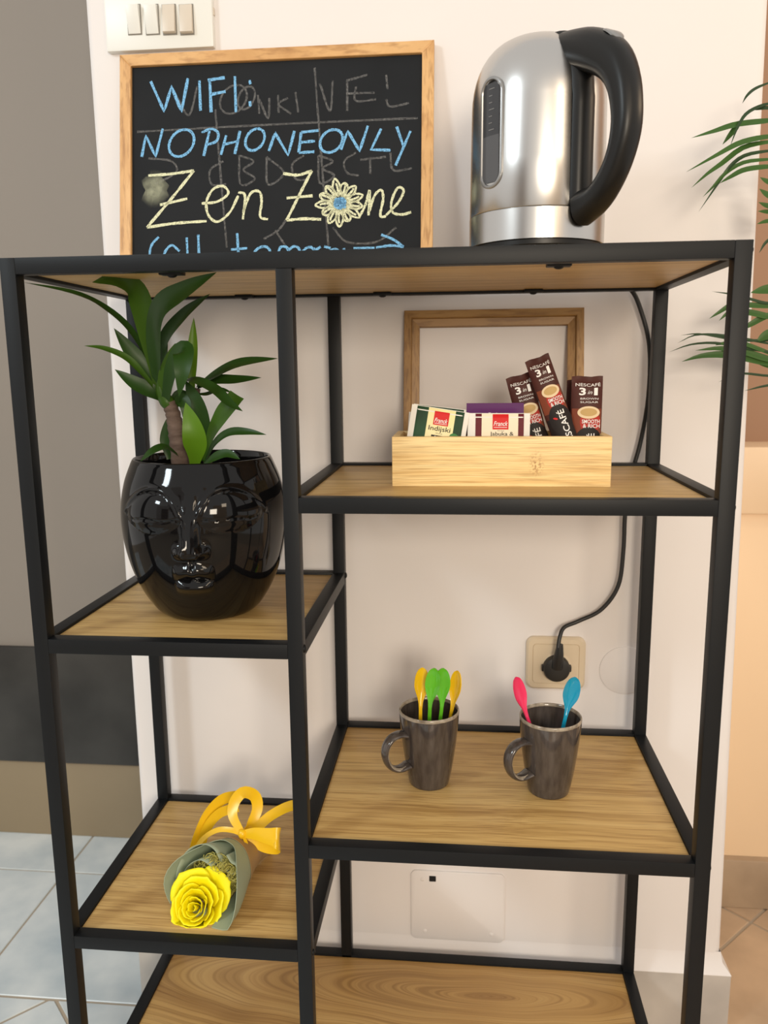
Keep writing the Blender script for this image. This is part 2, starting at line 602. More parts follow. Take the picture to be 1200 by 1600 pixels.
# left far wall with dark stone band and tan plinth
LY = 0.842
struct('wall_left', MB().box((-2.2, LY, 0.455), (-0.056, LY + 0.12, 2.7)), M['taupe'])
struct('trim_2', MB().box((-2.2, LY - 0.012, 0.165), (-0.056, LY + 0.12, 0.455), 0.003), M['blackstone'])
struct('baseboard_left', MB().box((-2.2, LY - 0.004, FZ), (-0.056, LY + 0.12, 0.165), 0.002), M['tanbase'])
# right: brown wall, low tan wall with cap, stone baseboard
RY = 0.70
struct('wall_right', MB().box((0.96, RY + 0.10, 0.94), (2.6, RY + 0.26, 2.7)), M['brownwall'])
struct('wall_low', MB().box((0.96, RY + 0.012, 0.08), (2.6, RY + 0.26, 0.81), 0.002), M['tanpanel'])
struct('trim_3', MB().box((0.96, RY - 0.006, 0.81), (2.6, RY + 0.26, 0.94), 0.006), M['tancap'])
struct('baseboard_right', MB().box((0.96, RY - 0.004, FZ), (2.6, RY + 0.2, 0.08), 0.004), M['stonebase'])
# unseen room rear, pieces added and gapped for kettle reflections and world light
struct('unseen_wall_left', MB().box((-2.6, -3.4, FZ), (-0.75, -3.3, 2.7)), M['wall'])
struct('unseen_wall_right', MB().box((1.25, -3.4, FZ), (3.2, -3.3, 2.7)), M['tanpanel'])
struct('unseen_door_1', MB().box((-1.75, -3.3, FZ), (-0.85, -3.26, 2.1), 0.004).box((-1.65, -3.262, 0.15), (-0.95, -3.25, 1.0), 0.004).box((-1.65, -3.262, 1.1), (-0.95, -3.25, 2.0), 0.004), M['unseen_door'])
# floor slab (grout) and tiles
floor = struct('floor', MB().box((-2.6, -3.4, FZ - 0.05), (3.2, 1.0, FZ - 0.0025)), M['grout'])


def clip(poly, axis, v, keep_less):
    out = []
    for i in range(len(poly)):
        a, b = poly[i], poly[(i + 1) % len(poly)]
        ia = (a[axis] <= v) == keep_less
        ib = (b[axis] <= v) == keep_less
        if ia:
            out.append(a)
        if ia != ib:
            t = (v - a[axis]) / (b[axis] - a[axis])
            out.append((a[0] + (b[0] - a[0]) * t, a[1] + (b[1] - a[1]) * t))
    return out


def tile(poly, m, box):
    for ax, v, less in ((0, box[0], False), (0, box[1], True), (1, box[2], False), (1, box[3], True)):
        if len(poly) >= 3:
            poly = clip(poly, ax, v, less)
    if len(poly) < 3:
        return
    area_ = abs(sum(poly[i][0] * poly[(i + 1) % len(poly)][1] - poly[(i + 1) % len(poly)][0] * poly[i][1] for i in range(len(poly)))) / 2
    if area_ < 0.0006:
        return
    n = len(poly)
    dz = random.uniform(-0.0004, 0.0004)
    cx, cy = sum(p[0] for p in poly) / n, sum(p[1] for p in poly) / n
    ins = [(cx + (p[0] - cx) * 0.994, cy + (p[1] - cy) * 0.994) for p in poly]
    vs = [(x, y, FZ - 0.003) for x, y in poly] + [(x, y, FZ - 0.001 + dz) for x, y in poly] + [(x, y, FZ + dz) for x, y in ins]
    fs = [tuple(range(2 * n, 3 * n))]
    for k in (0, n):
        for i in range(n):
            fs.append((k + i, k + (i + 1) % n, k + n + (i + 1) % n, k + n + i))
    MB().add(vs, fs).build('floor_tile', m, floor, smooth=20)


S, g = 0.36, 0.0022
for i in range(-5, 3):
    for j in range(0, 2):
        x, y = -0.385 + i * S, 0.338 + j * S
        tile([(x + g, y + g), (x + S - g, y + g), (x + S - g, y + S - g), (x + g, y + S - g)], M['tileblue'], (-2.2, 0.45, 0.338, 0.86))
D = 0.36 * math.sqrt(0.5)


def diag(x0, y0, m, box, rng):
    for i in range(*rng):
        for j in range(*rng):
            cx, cy = x0 + (i + j) * D, y0 + (i - j) * D
            r = D - 0.0042
            if box[0] - D < cx < box[1] + D and box[2] - D < cy < box[3] + D:
                tile([(cx + r, cy), (cx, cy + r), (cx - r, cy), (cx, cy - r)], m, box)


diag(-0.2237 + D, 0.343 - 0.0, M['tileblue'], (-1.4, 0.45, -0.9, 0.334), (-7, 8))
diag(1.105, 0.655 - D, M['tilebrown'], (0.452, 2.2, -0.9, 0.72), (-7, 8))

# ------------------------------------------------------------------ shelving rack
W, D_, T, XM = 0.8, 0.3518, 0.0178, 0.3095
ZT, ZU, ZP, ZM, ZB, ZO = 1.2155, 0.9497, 0.7767, 0.5224, 0.3781, 0.100
rack = thing('shelving_unit', 'black metal frame shelving rack with oak boards standing before the white wall', 'shelf')
for x in (0.0, XM, W - T):
    for y in (0.0, D_ - T):
        MB().box((x, y, FZ + 0.0), (x + T, y + T, ZT - (0 if x != XM else T)), 0.0009).build('post', M['black'], rack)


def rails(x0, x1, z, ex0=T, ex1=T, m='oak'):
    zt, zb = z, z - T
    b = 0.0009
    for y in (0.0, D_ - T):
        MB().box((x0 + ex0, y, zb), (x1 - ex1, y + T, zt), b).build('rail', M['black'], rack)
    for x in (x0, x1 - T):
        MB().box((x, T, zb), (x + T, D_ - T, zt), b).build('rail', M['black'], rack)
    MB().box((x0 + T + 0.0005, T + 0.0005, zb + 0.0035), (x1 - T - 0.0005, D_ - T - 0.0005, zt - 0.0035), 0.0006).build('shelf_board', M[m], rack)


rails(0, W, ZT)
rails(XM, W, ZU)
rails(0, XM + T, ZP)
rails(XM, W, ZM)
rails(0, XM + T, ZB)
rails(0, W, ZO, m='oak_heart')


def bolt(p, ax, r=0.0045):
    n = Vector(ax).normalized()
    u = n.orthogonal().normalized()
    v = n.cross(u)
    p = Vector(p)
    rows = []
    for rr, h in ((1.0, -0.001), (1.0, 0.0006), (0.85, 0.0017), (0.5, 0.0026), (0.12, 0.0029)):
        rows.append([p + n * h + (u * math.cos(2 * PI * k / 12) + v * math.sin(2 * PI * k / 12)) * r * rr for k in range(12)])
    mb = MB().grid(rows, closed_u=True)
    mb.f.append(tuple(range(48, 60)))
    mb.build('bolt', M['black'], rack, 60)


for z in (ZT - 0.009, ZU - 0.009, ZM - 0.009, ZO - 0.009):
    bolt((W, 0.009, z), (1, 0, 0))
for z in (ZT - 0.009, ZP - 0.009, ZB - 0.009):
    bolt((0, 0.009, z), (-1, 0, 0))
bolt((XM + T, 0.009, ZP - 0.007), (1, 0, 0), 0.005)
bolt((XM + T, D_ - 0.009, ZP - 0.006), (1, 0, 0), 0.005)
bolt((XM + T, 0.009, ZB - 0.009), (1, 0, 0), 0.004)
# screw tabs under the top board
for x, y in ((0.185, 0.030), (0.187, 0.326), (0.611, 0.030), (0.6095, 0.326), (0.3926, 0.326)):
    mb = MB().box((x - 0.013, y - 0.008, ZT - T - 0.0012), (x + 0.013, y + 0.008, ZT - T + 0.0034), 0.001)
    o = mb.build('fixing_tab', M['black'], rack)
    bolt((x, y, ZT - T - 0.001), (0, 0, -1), 0.0055)

# ------------------------------------------------------------------ wall fittings
# light switch
sw = thing('light_switch', 'white four-gang light switch plate on the wall above the chalkboard', 'light switch')
mb = MB()
x0, x1, z0, z1 = -0.0185, 0.1440, 1.5575, 1.672
mb.box((x0, WY - 0.011, z0), (x1, WY + 0.002, z1), 0.003)
mb.build('plate', M['plastic_white'], sw)
pm = MB().box((x1 - 0.0005, WY - 0.006, 1.602), (x1 + 0.0012, WY - 0.001, 1.612), 0.0004).build('side_clip', M['plastic_ivory'], sw)
for k, (cx, mm, tilt) in enumerate(((210, 'plastic_white', 10), (238, 'plastic_white', 10), (265, 'plastic_ivory', -6), (292, 'plastic_ivory', -6))):
    p = at(cx, 31, WY - 0.011)
    Mx = Matrix.Translation(p) @ Matrix.Rotation(math.radians(tilt), 4, 'X')
    MB().box((-0.0105, -0.0012, -0.0205), (0.0105, 0.004, 0.0205), 0.0, Matrix.Translation(p)).build('rocker_surround', M['gap'], sw)
    MB().box((-0.0093, -0.006, -0.019), (0.0093, 0.006, 0.019), 0.0012, Mx).build('rocker', M[mm], sw)


def rrect(w_, h_, r, n=6):
    pts = []
    for cx, cy, a0 in ((w_ / 2 - r, h_ / 2 - r, 0), (-w_ / 2 + r, h_ / 2 - r, 90), (-w_ / 2 + r, -h_ / 2 + r, 180), (w_ / 2 - r, -h_ / 2 + r, 270)):
        for k in range(n + 1):
            a = math.radians(a0 + 90 * k / n)
            pts.append((cx + r * math.cos(a), cy + r * math.sin(a)))
    return pts


def wall_slab(cx, cz, layers, cap=True):
    """layers: list of (outline, proud) laid on the wall"""
    mb = MB()
    rows = [[(cx + x, WY - d, cz + z) for x, z in o] for o, d in layers]
    mb.grid(rows, closed_u=True)
    n = len(rows[0])
    if cap:
        e = (len(rows) - 1) * n
        mb.f.append(tuple(range(e, e + n)))
    return mb


c = at(868, 1036, WY - 0.006)
so = thing('wall_socket', 'cream wall socket with black plug behind the two mugs', 'socket')
wall_slab(c.x, c.z, [(rrect(0.094, 0.087, 0.012), -0.001), (rrect(0.094, 0.087, 0.012), 0.006), (rrect(0.088, 0.081, 0.011), 0.0095), (rrect(0.074, 0.067, 0.006), 0.0100), (rrect(0.073, 0.066, 0.006), 0.0090), (rrect(0.072, 0.065, 0.006), 0.0102)]).build('plate', M['socket'], so)
circ = [(math.cos(2 * PI * k / 40), math.sin(2 * PI * k / 40)) for k in range(40)]
cs = lambda r: [(x * r, z * r) for x, z in circ]
pc = at(869, 1043, WY - 0.012)
wall_slab(pc.x, pc.z, [(cs(0.0232), 0.0100), (cs(0.0232), 0.0112), (cs(0.0222), 0.0116)]).build('socket_ring', M['socket'], so)

cc = at(976, 1047, WY)
cov = wall_slab(cc.x, cc.z, [(cs(0.0400), -0.001), (cs(0.0400), 0.0018), (cs(0.0388), 0.0026)]).build('cover_plate', M['wall'])
tag(cov, 'round painted-over cover plate on the wall right of the socket', 'cover plate')
a, b = at(642, 1358, WY), at(787, 1472, WY)
jb = thing('junction_cover', 'painted-over rectangular wall cover with a small dark square hole near the bottom shelf', 'cover plate')
wall_slab((a.x + b.x) / 2, (a.z + b.z) / 2, [(rrect(b.x - a.x, a.z - b.z, 0.010), -0.001), (rrect(b.x - a.x, a.z - b.z, 0.010), 0.0026), (rrect(b.x - a.x - 0.003, a.z - b.z - 0.003, 0.009), 0.0036)]).build('plate', M['wall'], jb)
h = at(676, 1371, WY)
wall_slab(h.x, h.z, [(rrect(0.0115, 0.0105, 0.001), 0.0015), (rrect(0.0115, 0.0105, 0.001), 0.0040)]).build('hole', M['hole'], jb)
for qx, qy in ((660, 1372), (664, 1452), (768, 1458)):
    q = at(qx, qy, WY)
    wall_slab(q.x, q.z, [(cs(0.0035), 0.0015), (cs(0.0035), 0.0042), (cs(0.0025), 0.0048)]).build('screw_cap', M['wall'], jb)

# ------------------------------------------------------------------ chalkboard leaning on the wall
cb = thing('chalkboard', 'wood-framed chalkboard with blue and cream handwriting on the top shelf', 'chalkboard')
# plane through four corners
pTL, pTR = at(187, 85, 0.3665), at(678, 62, 0.3665)
yb = 0.3215
pBL, pBR = at(188, 397, yb), at(678, 385, yb)
ex = ((pTR - pTL) + (pBR - pBL)).normalized()
upv = ((pTL + pTR) * 0.5 - (pBL + pBR) * 0.5)
upv = (upv - ex * upv.dot(ex)).normalized()
nB = upv.cross(ex).normalized()
if nB.y > 0:
    nB = -nB                   # towards the viewer
pTc = (pTL + pTR) * 0.5
BW = (pTR - pTL).length * 0.5 + (pBR - pBL).length * 0.5
zb_ = ZT - 0.0035
BH = (pTc.z - zb_) / upv.z - 0.001
org = pTc - ex * (BW / 2) - upv * BH      # bottom-left corner of the front face
# frame members, mitred


def board_pt(u, v, d):
    return org + ex * u + upv * v + nB * d


FW, TH = 0.0172, 0.012
for (a0, a1, b0, b1) in (((0, 0), (BW, 0), (BW - FW, FW), (FW, FW)), ((0, BH), (BW, BH), (BW - FW, BH - FW), (FW, BH - FW)),
                         ((0, 0), (0, BH), (FW, BH - FW), (FW, FW)), ((BW, 0), (BW, BH), (BW - FW, BH - FW), (BW - FW, FW))):
    q = [a0, a1, b0, b1]
    vs = [board_pt(x, y, -TH) for x, y in q] + [board_pt(x, y, -0.001) for x, y in q]
    cxm, cym = sum(x for x, y in q) / 4, sum(y for x, y in q) / 4
    vs += [board_pt(x + (cxm - x) * 0.012, y + (cym - y) * 0.08, 0) if abs(a0[1] - a1[1]) < 1e-6 else board_pt(x + (cxm - x) * 0.08, y + (cym - y) * 0.012, 0) for x, y in q]
    fs = [(3, 2, 1, 0), (8, 9, 10, 11)]
    for k in (0, 4):
        fs += [(k + i, k + (i + 1) % 4, k + 4 + (i + 1) % 4, k + 4 + i) for i in range(4)]
    MB().add(vs, fs).build('frame', M['pine' if abs(a0[1] - a1[1]) < 1e-6 else 'pine_upright'], cb, 20)
q = [(FW - 0.002, FW - 0.002), (BW - FW + 0.002, FW - 0.002), (BW - FW + 0.002, BH - FW + 0.002), (FW - 0.002, BH - FW + 0.002)]
SD = -0.0055
vs = [board_pt(x, y, SD - 0.004) for x, y in q] + [board_pt(x, y, SD) for x, y in q]
MB().add(vs, [(3, 2, 1, 0), (4, 5, 6, 7)] + [(i, (i + 1) % 4, 4 + (i + 1) % 4, 4 + i) for i in range(4)]).build('slate_panel', M['slate'], cb, 20)
P0 = board_pt(0, 0, SD)


def on_board(zx, zy):          # sketch coordinates -> u, v on the slate
    r = pray(160 + zx / 2.2222, zy / 2.2222)
    p = CAM + r * ((P0 - CAM).dot(nB) / r.dot(nB))
    d = p - org
    return d.dot(ex), d.dot(upv)


def chalk_lines(name, lines, width, m, d, smooth=True, lbl=None):
    mb = MB()
    for ln in lines:
        pts = [Vector((*on_board(*p), 0)) for p in ln]
        n = max(2, len(pts) * 7) if len(pts) > 2 and smooth else max(4, len(pts) * 3)
        if smooth and len(pts) > 2:
            C_ = spline(pts, n)
        else:
            C_ = []
            for i in range(len(pts) - 1):
                C_ += [pts[i].lerp(pts[i + 1], k / 5) for k in range(5)]
            C_.append(pts[-1])
        rows = []
        for i, p in enumerate(C_):
            t = (C_[min(i + 1, len(C_) - 1)] - C_[max(i - 1, 0)])
            t = t.normalized() if t.length > 0 else Vector((1, 0, 0))
            s = Vector((-t.y, t.x, 0))
            wv = width * 0.5 * (0.8 + 0.4 * random.random())
            rows.append([board_pt(p.x + s.x * wv * k, max(0.004, p.y + s.y * wv * k), d) for k in (-1, 0, 1)])
        mb.grid(rows)
    o = mb.build(name, m, cb, None)
    o['kind'] = 'stuff'
    if lbl:
        o['label'] = lbl
    return o


def ell(cx, cy, rx, ry, n=14, a0=-100, rot=0.25):
    out = []
    for k in range(n + 1):
        a = math.radians(a0 + 370 * k / n)
        x, y = rx * math.cos(a), ry * math.sin(a)
        out.append((cx + x - y * rot, cy + y))
    return out


S1 = SD + 0.0004
wifi = [[(168, 283), (215, 388), (240, 300), (275, 388), (297, 272)], [(337, 280), (341, 385)], [(373, 275), (378, 390)], [(366, 279), (425, 270)], [(378, 328), (428, 318)], [(460, 265), (464, 390)], [(511, 279), (514, 293)], [(512, 352), (514, 370)]]
nophone = [[(137, 545), (151, 470), (185, 545), (210, 447)], [(352, 542), (372, 455)], [(412, 538), (430, 470)], [(460, 535), (478, 455)], [(418, 503), (474, 490)], [(578, 525), (600, 462), (645, 540), (667, 455)],
           [(690, 460), (682, 530)], [(690, 460), (751, 453)], [(686, 495), (738, 490)], [(682, 531), (736, 527)], [(828, 520), (852, 455), (893, 525), (922, 437)], [(968, 447), (933, 520), (1000, 522)], [(1022, 440), (1045, 507)], [(1070, 455), (1018, 575)]]
chalk_lines('chalk_lettering', wifi, 0.0043, M['chalk_blue'], S1, False, 'blue chalk word WIFI')
a = chalk_lines('chalk_lettering', nophone, 0.0038, M['chalk_blue'], S1, False, 'blue chalk words NOPHONEONLY')
chalk_lines('chalk_lettering', [ell(275, 497, 42, 47), [(345, 461), (378, 448), (402, 462), (396, 490), (362, 504)], ell(530, 485, 32, 38), ell(795, 490, 38, 40)], 0.0038, M['chalk_blue'], S1)
zen = [[(160, 610), (240, 604), (318, 593)], [(318, 593), (240, 690), (155, 790)], [(155, 790), (250, 776), (362, 768)], [(200, 712), (295, 690)], [(628, 603), (680, 608), (727, 593)], [(727, 593), (680, 685), (640, 765)], [(640, 765), (700, 760), (760, 762)], [(640, 688), (730, 680)]]
chalk_lines('chalk_lettering', zen, 0.0040, M['chalk_cream'], S1, True, 'cream chalk words Zen Zone')
chalk_lines('chalk_lettering', [[(345, 707), (400, 700), (437, 672), (420, 647), (385, 657), (362, 700), (368, 747), (400, 770), (442, 738), (472, 680)],
                                [(472, 668), (495, 680), (488, 762)], [(489, 735), (515, 672), (545, 666), (553, 700), (548, 752), (575, 762)],
                                [(890, 757), (912, 715), (928, 662), (924, 748)], [(926, 735), (945, 680), (968, 660), (975, 690), (965, 748), (985, 752)],
                                [(985, 748), (1028, 702), (1046, 662), (1025, 653), (1004, 700), (1008, 737), (1040, 745), (1072, 737)]], 0.0036, M['chalk_cream'], S1)
fl = []
for k in range(13):
    a = 2 * PI * k / 13 + 0.15
    L_ = 78 + 8 * math.sin(k * 2.3)
    ax, ay = math.cos(a), math.sin(a)
    c0 = (825 + 22 * ax, 705 + 22 * ay)
    t_ = (825 + L_ * ax, 705 + L_ * ay)
    px_, py_ = -ay * 13, ax * 13
    mx_, my_ = 825 + 55 * ax, 705 + 55 * ay
    fl.append([c0, (mx_ + px_, my_ + py_), t_, (mx_ - px_, my_ - py_), c0])
    fl.append([c0, (mx_ + px_ * .2, my_ + py_ * .2), (825 + 70 * ax, 705 + 70 * ay)])
chalk_lines('chalk_flower', fl, 0.0029, M['chalk_cream'], S1 + 0.0001)
chalk_lines('chalk_flower_centre', [[(808, 690), (845, 722)], [(806, 715), (842, 690)], [(825, 685), (826, 728)], [(805, 703), (846, 706)], ell(825, 706, 17, 16)], 0.0042, M['chalk_blue'], S1 + 0.0002, True, 'blue scribbled flower centre')
call = [[(196, 823), (172, 850), (164, 888), (170, 925), (200, 930)], [(268, 872), (240, 852), (216, 880), (222, 915), (250, 920), (266, 885), (270, 920)], [(293, 825), (298, 925)], [(333, 815), (337, 925)],
        [(468, 810), (476, 915), (490, 922)], [(447, 867), (503, 862)], ell(552, 890, 30, 34), [(608, 925), (614, 868), (628, 856), (645, 868), (644, 925)], [(645, 870), (665, 856), (684, 868), (684, 925)], ell(712, 888, 22, 30), [(735, 860), (738, 925)], [(770, 856), (792, 862)], [(738, 870), (758, 857)],
        ell(800, 895, 22, 30), [(838, 862), (850, 920), (864, 880), (880, 920), (893, 860)],
        [(968, 815), (1010, 832), (1046, 857)], [(872, 862), (945, 861)], [(950, 860), (1000, 853), (1046, 857)]]
chalk_lines('chalk_lettering', call, 0.0036, M['chalk_blue'], S1, True, 'blue chalk line Call tomorrow with an arrow, half hidden by the shelf edge')
ghost = [[(737, 235), (755, 480), (785, 860)], [(392, 380), (410, 600), (432, 860)], [(120, 458), (600, 432), (1095, 410)],
         [(540, 330), (545, 395)], [(545, 345), (575, 410), (580, 340)], [(610, 330), (612, 392)], [(645, 340), (612, 362), (655, 395)], [(670, 320), (680, 390)],
         [(755, 290), (790, 385), (800, 280)], [(850, 275), (850, 385)], [(850, 280), (920, 260)], [(850, 325), (945, 322)], [(880, 300), (880, 350), (950, 345)], [(985, 260), (990, 310)], [(985, 345), (1000, 370), (1065, 358)],
         ell(455, 345, 45, 50), ell(500, 340, 28, 40), [(255, 330), (300, 400), (330, 300)],
         [(420, 560), (375, 590), (380, 640), (430, 640)], [(475, 540), (480, 640), (530, 620), (490, 590), (525, 560), (475, 540)], [(570, 545), (575, 640), (630, 600), (570, 545)], [(700, 540), (660, 570), (670, 620), (715, 625)],
         [(750, 540), (755, 635), (805, 610), (765, 585), (800, 560), (750, 540)], [(880, 530), (840, 560), (850, 600), (890, 610)], [(930, 545), (930, 605)], [(895, 555), (985, 545)], [(1000, 530), (1010, 590), (1075, 585)],
         [(160, 550), (240, 560), (255, 600), (180, 640)], [(800, 790), (850, 840), (950, 840), (1020, 790)], [(560, 830), (610, 800), (640, 760)], [(640, 860), (600, 800)]]
chalk_lines('erased_chalk_marks', ghost, 0.0030, M['chalk_ghost'], SD + 0.0002, True, 'faint half-erased chalk writing')
# smudge left of the Z: a soft rubbed patch
mb = MB()
rows = []
for r_ in (1.0, 0.66, 0.33, 0.02):
    rows.append([board_pt(*(lambda uv: (uv[0], uv[1]))(on_board(182 + 42 * r_ * math.cos(2 * PI * k / 24) + 10 * math.sin(k * 1.7) * r_, 662 + 72 * r_ * math.sin(2 * PI * k / 24))), SD + 0.0003) for k in range(24)])
mb.grid(rows, closed_u=True)
M['chalk_smudge'] = chalk('rubbed_chalk', (0.45, 0.47, 0.34), 0.50, 90, 0.45, (board_pt(*on_board(182, 655), SD), 0.030))
mb.build('chalk_smudge', M['chalk_smudge'], cb, None)

# ------------------------------------------------------------------ kettle, base, cord
KX, KY, KZ = 0.5975, 0.165, ZT - 0.0035
kb = thing('kettle_base', 'black kettle power base on top board with black cord down to wall socket', 'kettle base')
MB().lathe([(0.078, 0), (0.081, 0.002), (0.081, 0.009), (0.077, 0.013), (0.05, 0.0138)], (KX, KY, KZ), 56, True, True).build('base_plate', M['kettle_black'], kb)
ke = thing('electric_kettle', 'brushed steel electric kettle with a black handle on the top board', 'kettle')
KB = KZ + 0.0145
MB().lathe([(0.07, 0.0), (0.077, 0.001), (0.0785, 0.003), (0.0785, 0.008)], (KX, KY, KB), 64).build('underside', M['kettle_black'], ke)
zs = KB + 0.008
BR = 0.0805
seam = zs + 0.0355
top = 1.4690
prof1 = [(0.0765, 0.0), (BR + 0.0003, 0.0008), (BR + 0.0004, seam - zs - 0.0012), (BR - 0.0004, seam - zs - 0.0003)]
MB().lathe(prof1, (KX, KY, zs), 96).build('lower_band', M['steel'], ke, 30)
prof2 = [(BR - 0.0004, seam - zs), (BR, seam - zs + 0.0007), (BR - 0.0006, 0.09), (BR - 0.0014, 1.390 - zs)]
for k in range(1, 13):
    a = PI / 2 * k / 12
    prof2.append(((BR - 0.0014) * (math.cos(a) ** 0.66) if k < 12 else 0.0004, 1.390 - zs + (top - 1.390) * math.sin(a) ** 0.95))
MB().lathe(prof2, (KX, KY, zs), 96, False, True).build('body', M['steel'], ke, 40)
# handle in the plane of azimuth AZ
AZ = math.radians(-57)
hd = Vector((math.cos(AZ), math.sin(AZ), 0))
hs = Vector((-math.sin(AZ), math.cos(AZ), 0))
axis = Vector((KX, KY, 0))


def hp(r, z, s=0.0):
    return axis + hd * r + hs * s + Vector((0, 0, z))


path_ = [(0.038, 1.4440, .0180, .020), (0.065, 1.4375, .0200, .021), (0.095, 1.427, .0220, .0205), (0.122, 1.410, .0205, .0185), (0.139, 1.386, .0170, .017), (0.1465, 1.358, .0150, .016), (0.1465, 1.333, .0142, .0155), (0.1385, 1.308, .0132, .015), (0.124, 1.287, .0135, .015), (0.106, 1.273, .0155, .0155), (0.082, 1.267, .0195, .0165)]
pp = spline([Vector((a_, b_, c_)) for a_, b_, c_, _ in path_], 44)
ww = spline([Vector((d_, 0, 0)) for _, _, _, d_ in path_], 44)
rows = []
for i, p in enumerate(pp):
    t = Vector((pp[min(i + 1, 43)].x - pp[max(i - 1, 0)].x, pp[min(i + 1, 43)].y - pp[max(i - 1, 0)].y))
    t.normalize()
    nx, nz = t.y, -t.x
    row = []
    for k in range(22):
        a = 2 * PI * k / 22
        ca, sa = math.cos(a), math.sin(a)
        ca = math.copysign(abs(ca) ** 0.8, ca)
        sa = math.copysign(abs(sa) ** 0.8, sa)
        row.append(hp(p.x + nx * p.z * ca, p.y + nz * p.z * ca, ww[i].x * sa))
    rows.append(row)
mb = MB().grid(rows, closed_u=True)
mb.f.append(tuple(range(21, -1, -1)))
e = 43 * 22
mb.f.append(tuple(range(e, e + 22)))
mb.build('handle', M['kettle_black'], ke, 60)
# spine: the black strip down the body under the handle
rows = []
for i in range(26):
    t = i / 25
    z = 1.254 + (1.460 - 1.254) * t
    # body radius at z
    if z < 1.390:
        rb = BR
    else:
        sz = min(1, (z - 1.390) / (top - 1.390))
        rb = (BR - 0.0014) * max(0.0, math.cos(math.asin(sz))) ** 0.66
    half = 0.0155 if t > 0.12 else 0.0155 * math.sqrt(max(0.05, 1 - ((0.12 - t) / 0.12) ** 2))
    prow = []
    for k in range(9):
        s = -1 + 2 * k / 8
        lift = 0.0075 * (1 - abs(s) ** 3) + 0.0005
        ang = s * half / max(rb, 0.03)
        rr = rb + lift
        prow.append(axis + (hd * math.cos(ang) + hs * math.sin(ang)) * rr + Vector((0, 0, z)))
    rows.append(prow)
MB().grid(rows).build('handle_spine', M['kettle_black'], ke, 60)
# grey lid button on the top of the handle
mb = MB()
rows = []
for f_, h_ in ((1.0, -0.001), (1.0, 0.0008), (0.8, 0.0016), (0.05, 0.0018)):
    row = []
    for k in range(24):
        a = 2 * PI * k / 24
        tx = 0.0135 * math.cos(a) * f_
        q_ = pp[11]
        nxt = pp[13]
        td = Vector((nxt.x - pp[10].x, nxt.y - pp[10].y)).normalized()
        nn = Vector((-td.y, td.x)) if -td.y > 0 or td.x > 0 else Vector((td.y, -td.x))
        r_ = q_.x + td.x * tx + nn.x * (q_.z + h_ - 0.5 * tx * tx / 0.03)
        z_ = q_.y + td.y * tx + nn.y * (q_.z + h_ - 0.5 * tx * tx / 0.03)
        row.append(hp(r_, z_, 0.0105 * math.sin(a) * f_))
    rows.append(row)
mb.grid(rows, closed_u=True)
mb.build('lid_button', M['chrome_grey'], ke, 50)
# water gauge
GA = math.radians(-90 - 53 + 7)


def gp(u, v, d):               # u metres along the girth, v height, d proud
    a = GA + u / BR
    return Vector((KX + (BR + d) * math.cos(a), KY + (BR + d) * math.sin(a), v))


gc = (1.296 + 1.412) / 2


def capsule(hw, hh, n=12):
    pts = []
    for k in range(n + 1):
        a = PI * k / n
        pts.append((hw * math.cos(a), hh - hw + hw * math.sin(a)))
    for k in range(n + 1):
        a = PI + PI * k / n
        pts.append((hw * math.cos(a), -(hh - hw) + hw * math.sin(a)))
    return pts


def cap_rows(spec):
    return [[gp(x, gc + y, d) for x, y in capsule(hw, hh)] for hw, hh, d in spec]


MB().grid(cap_rows([(0.0172, 0.0600, -0.002), (0.0172, 0.0600, 0.0012), (0.0160, 0.0588, 0.0020), (0.0140, 0.0568, 0.0018), (0.0132, 0.0560, 0.0002)]), closed_u=True).build('gauge_frame', M['chrome_grey'], ke, 40)
for nm, v0, v1, mm in (('gauge_window', gc - 0.003, gc + 0.0525, 'smoke'), ('gauge_window', gc - 0.0535, gc - 0.003, 'smoke2')):
    rows = []
    for i in range(13):
        v = v0 + (v1 - v0) * i / 12
        dy = abs(v - gc) - (0.0560 - 0.0125)
        hw = 0.0125 if dy < 0 else math.sqrt(max(1e-8, 0.0125 ** 2 - dy ** 2))
        rows.append([gp(hw * s, v, 0.0008 + 0.0006 * (1 - s * s)) for s in (-1, -0.5, 0, 0.5, 1)])
    MB().grid(rows).build(nm, M[mm], ke, 40)
mk = MB()
for i in range(7):
    v = gc + 0.046 - i * 0.0072
    mk.add([gp(-0.002, v, 0.0017), gp(0.006 if i % 3 == 0 else 0.003, v, 0.0017), gp(0.006 if i % 3 == 0 else 0.003, v + 0.0008, 0.0017), gp(-0.002, v + 0.0008, 0.0017)], [(0, 1, 2, 3)])
mk.build('gauge_marks', mat('gauge_print', (0.2, 0.2, 0.2), 0.4), ke, None)
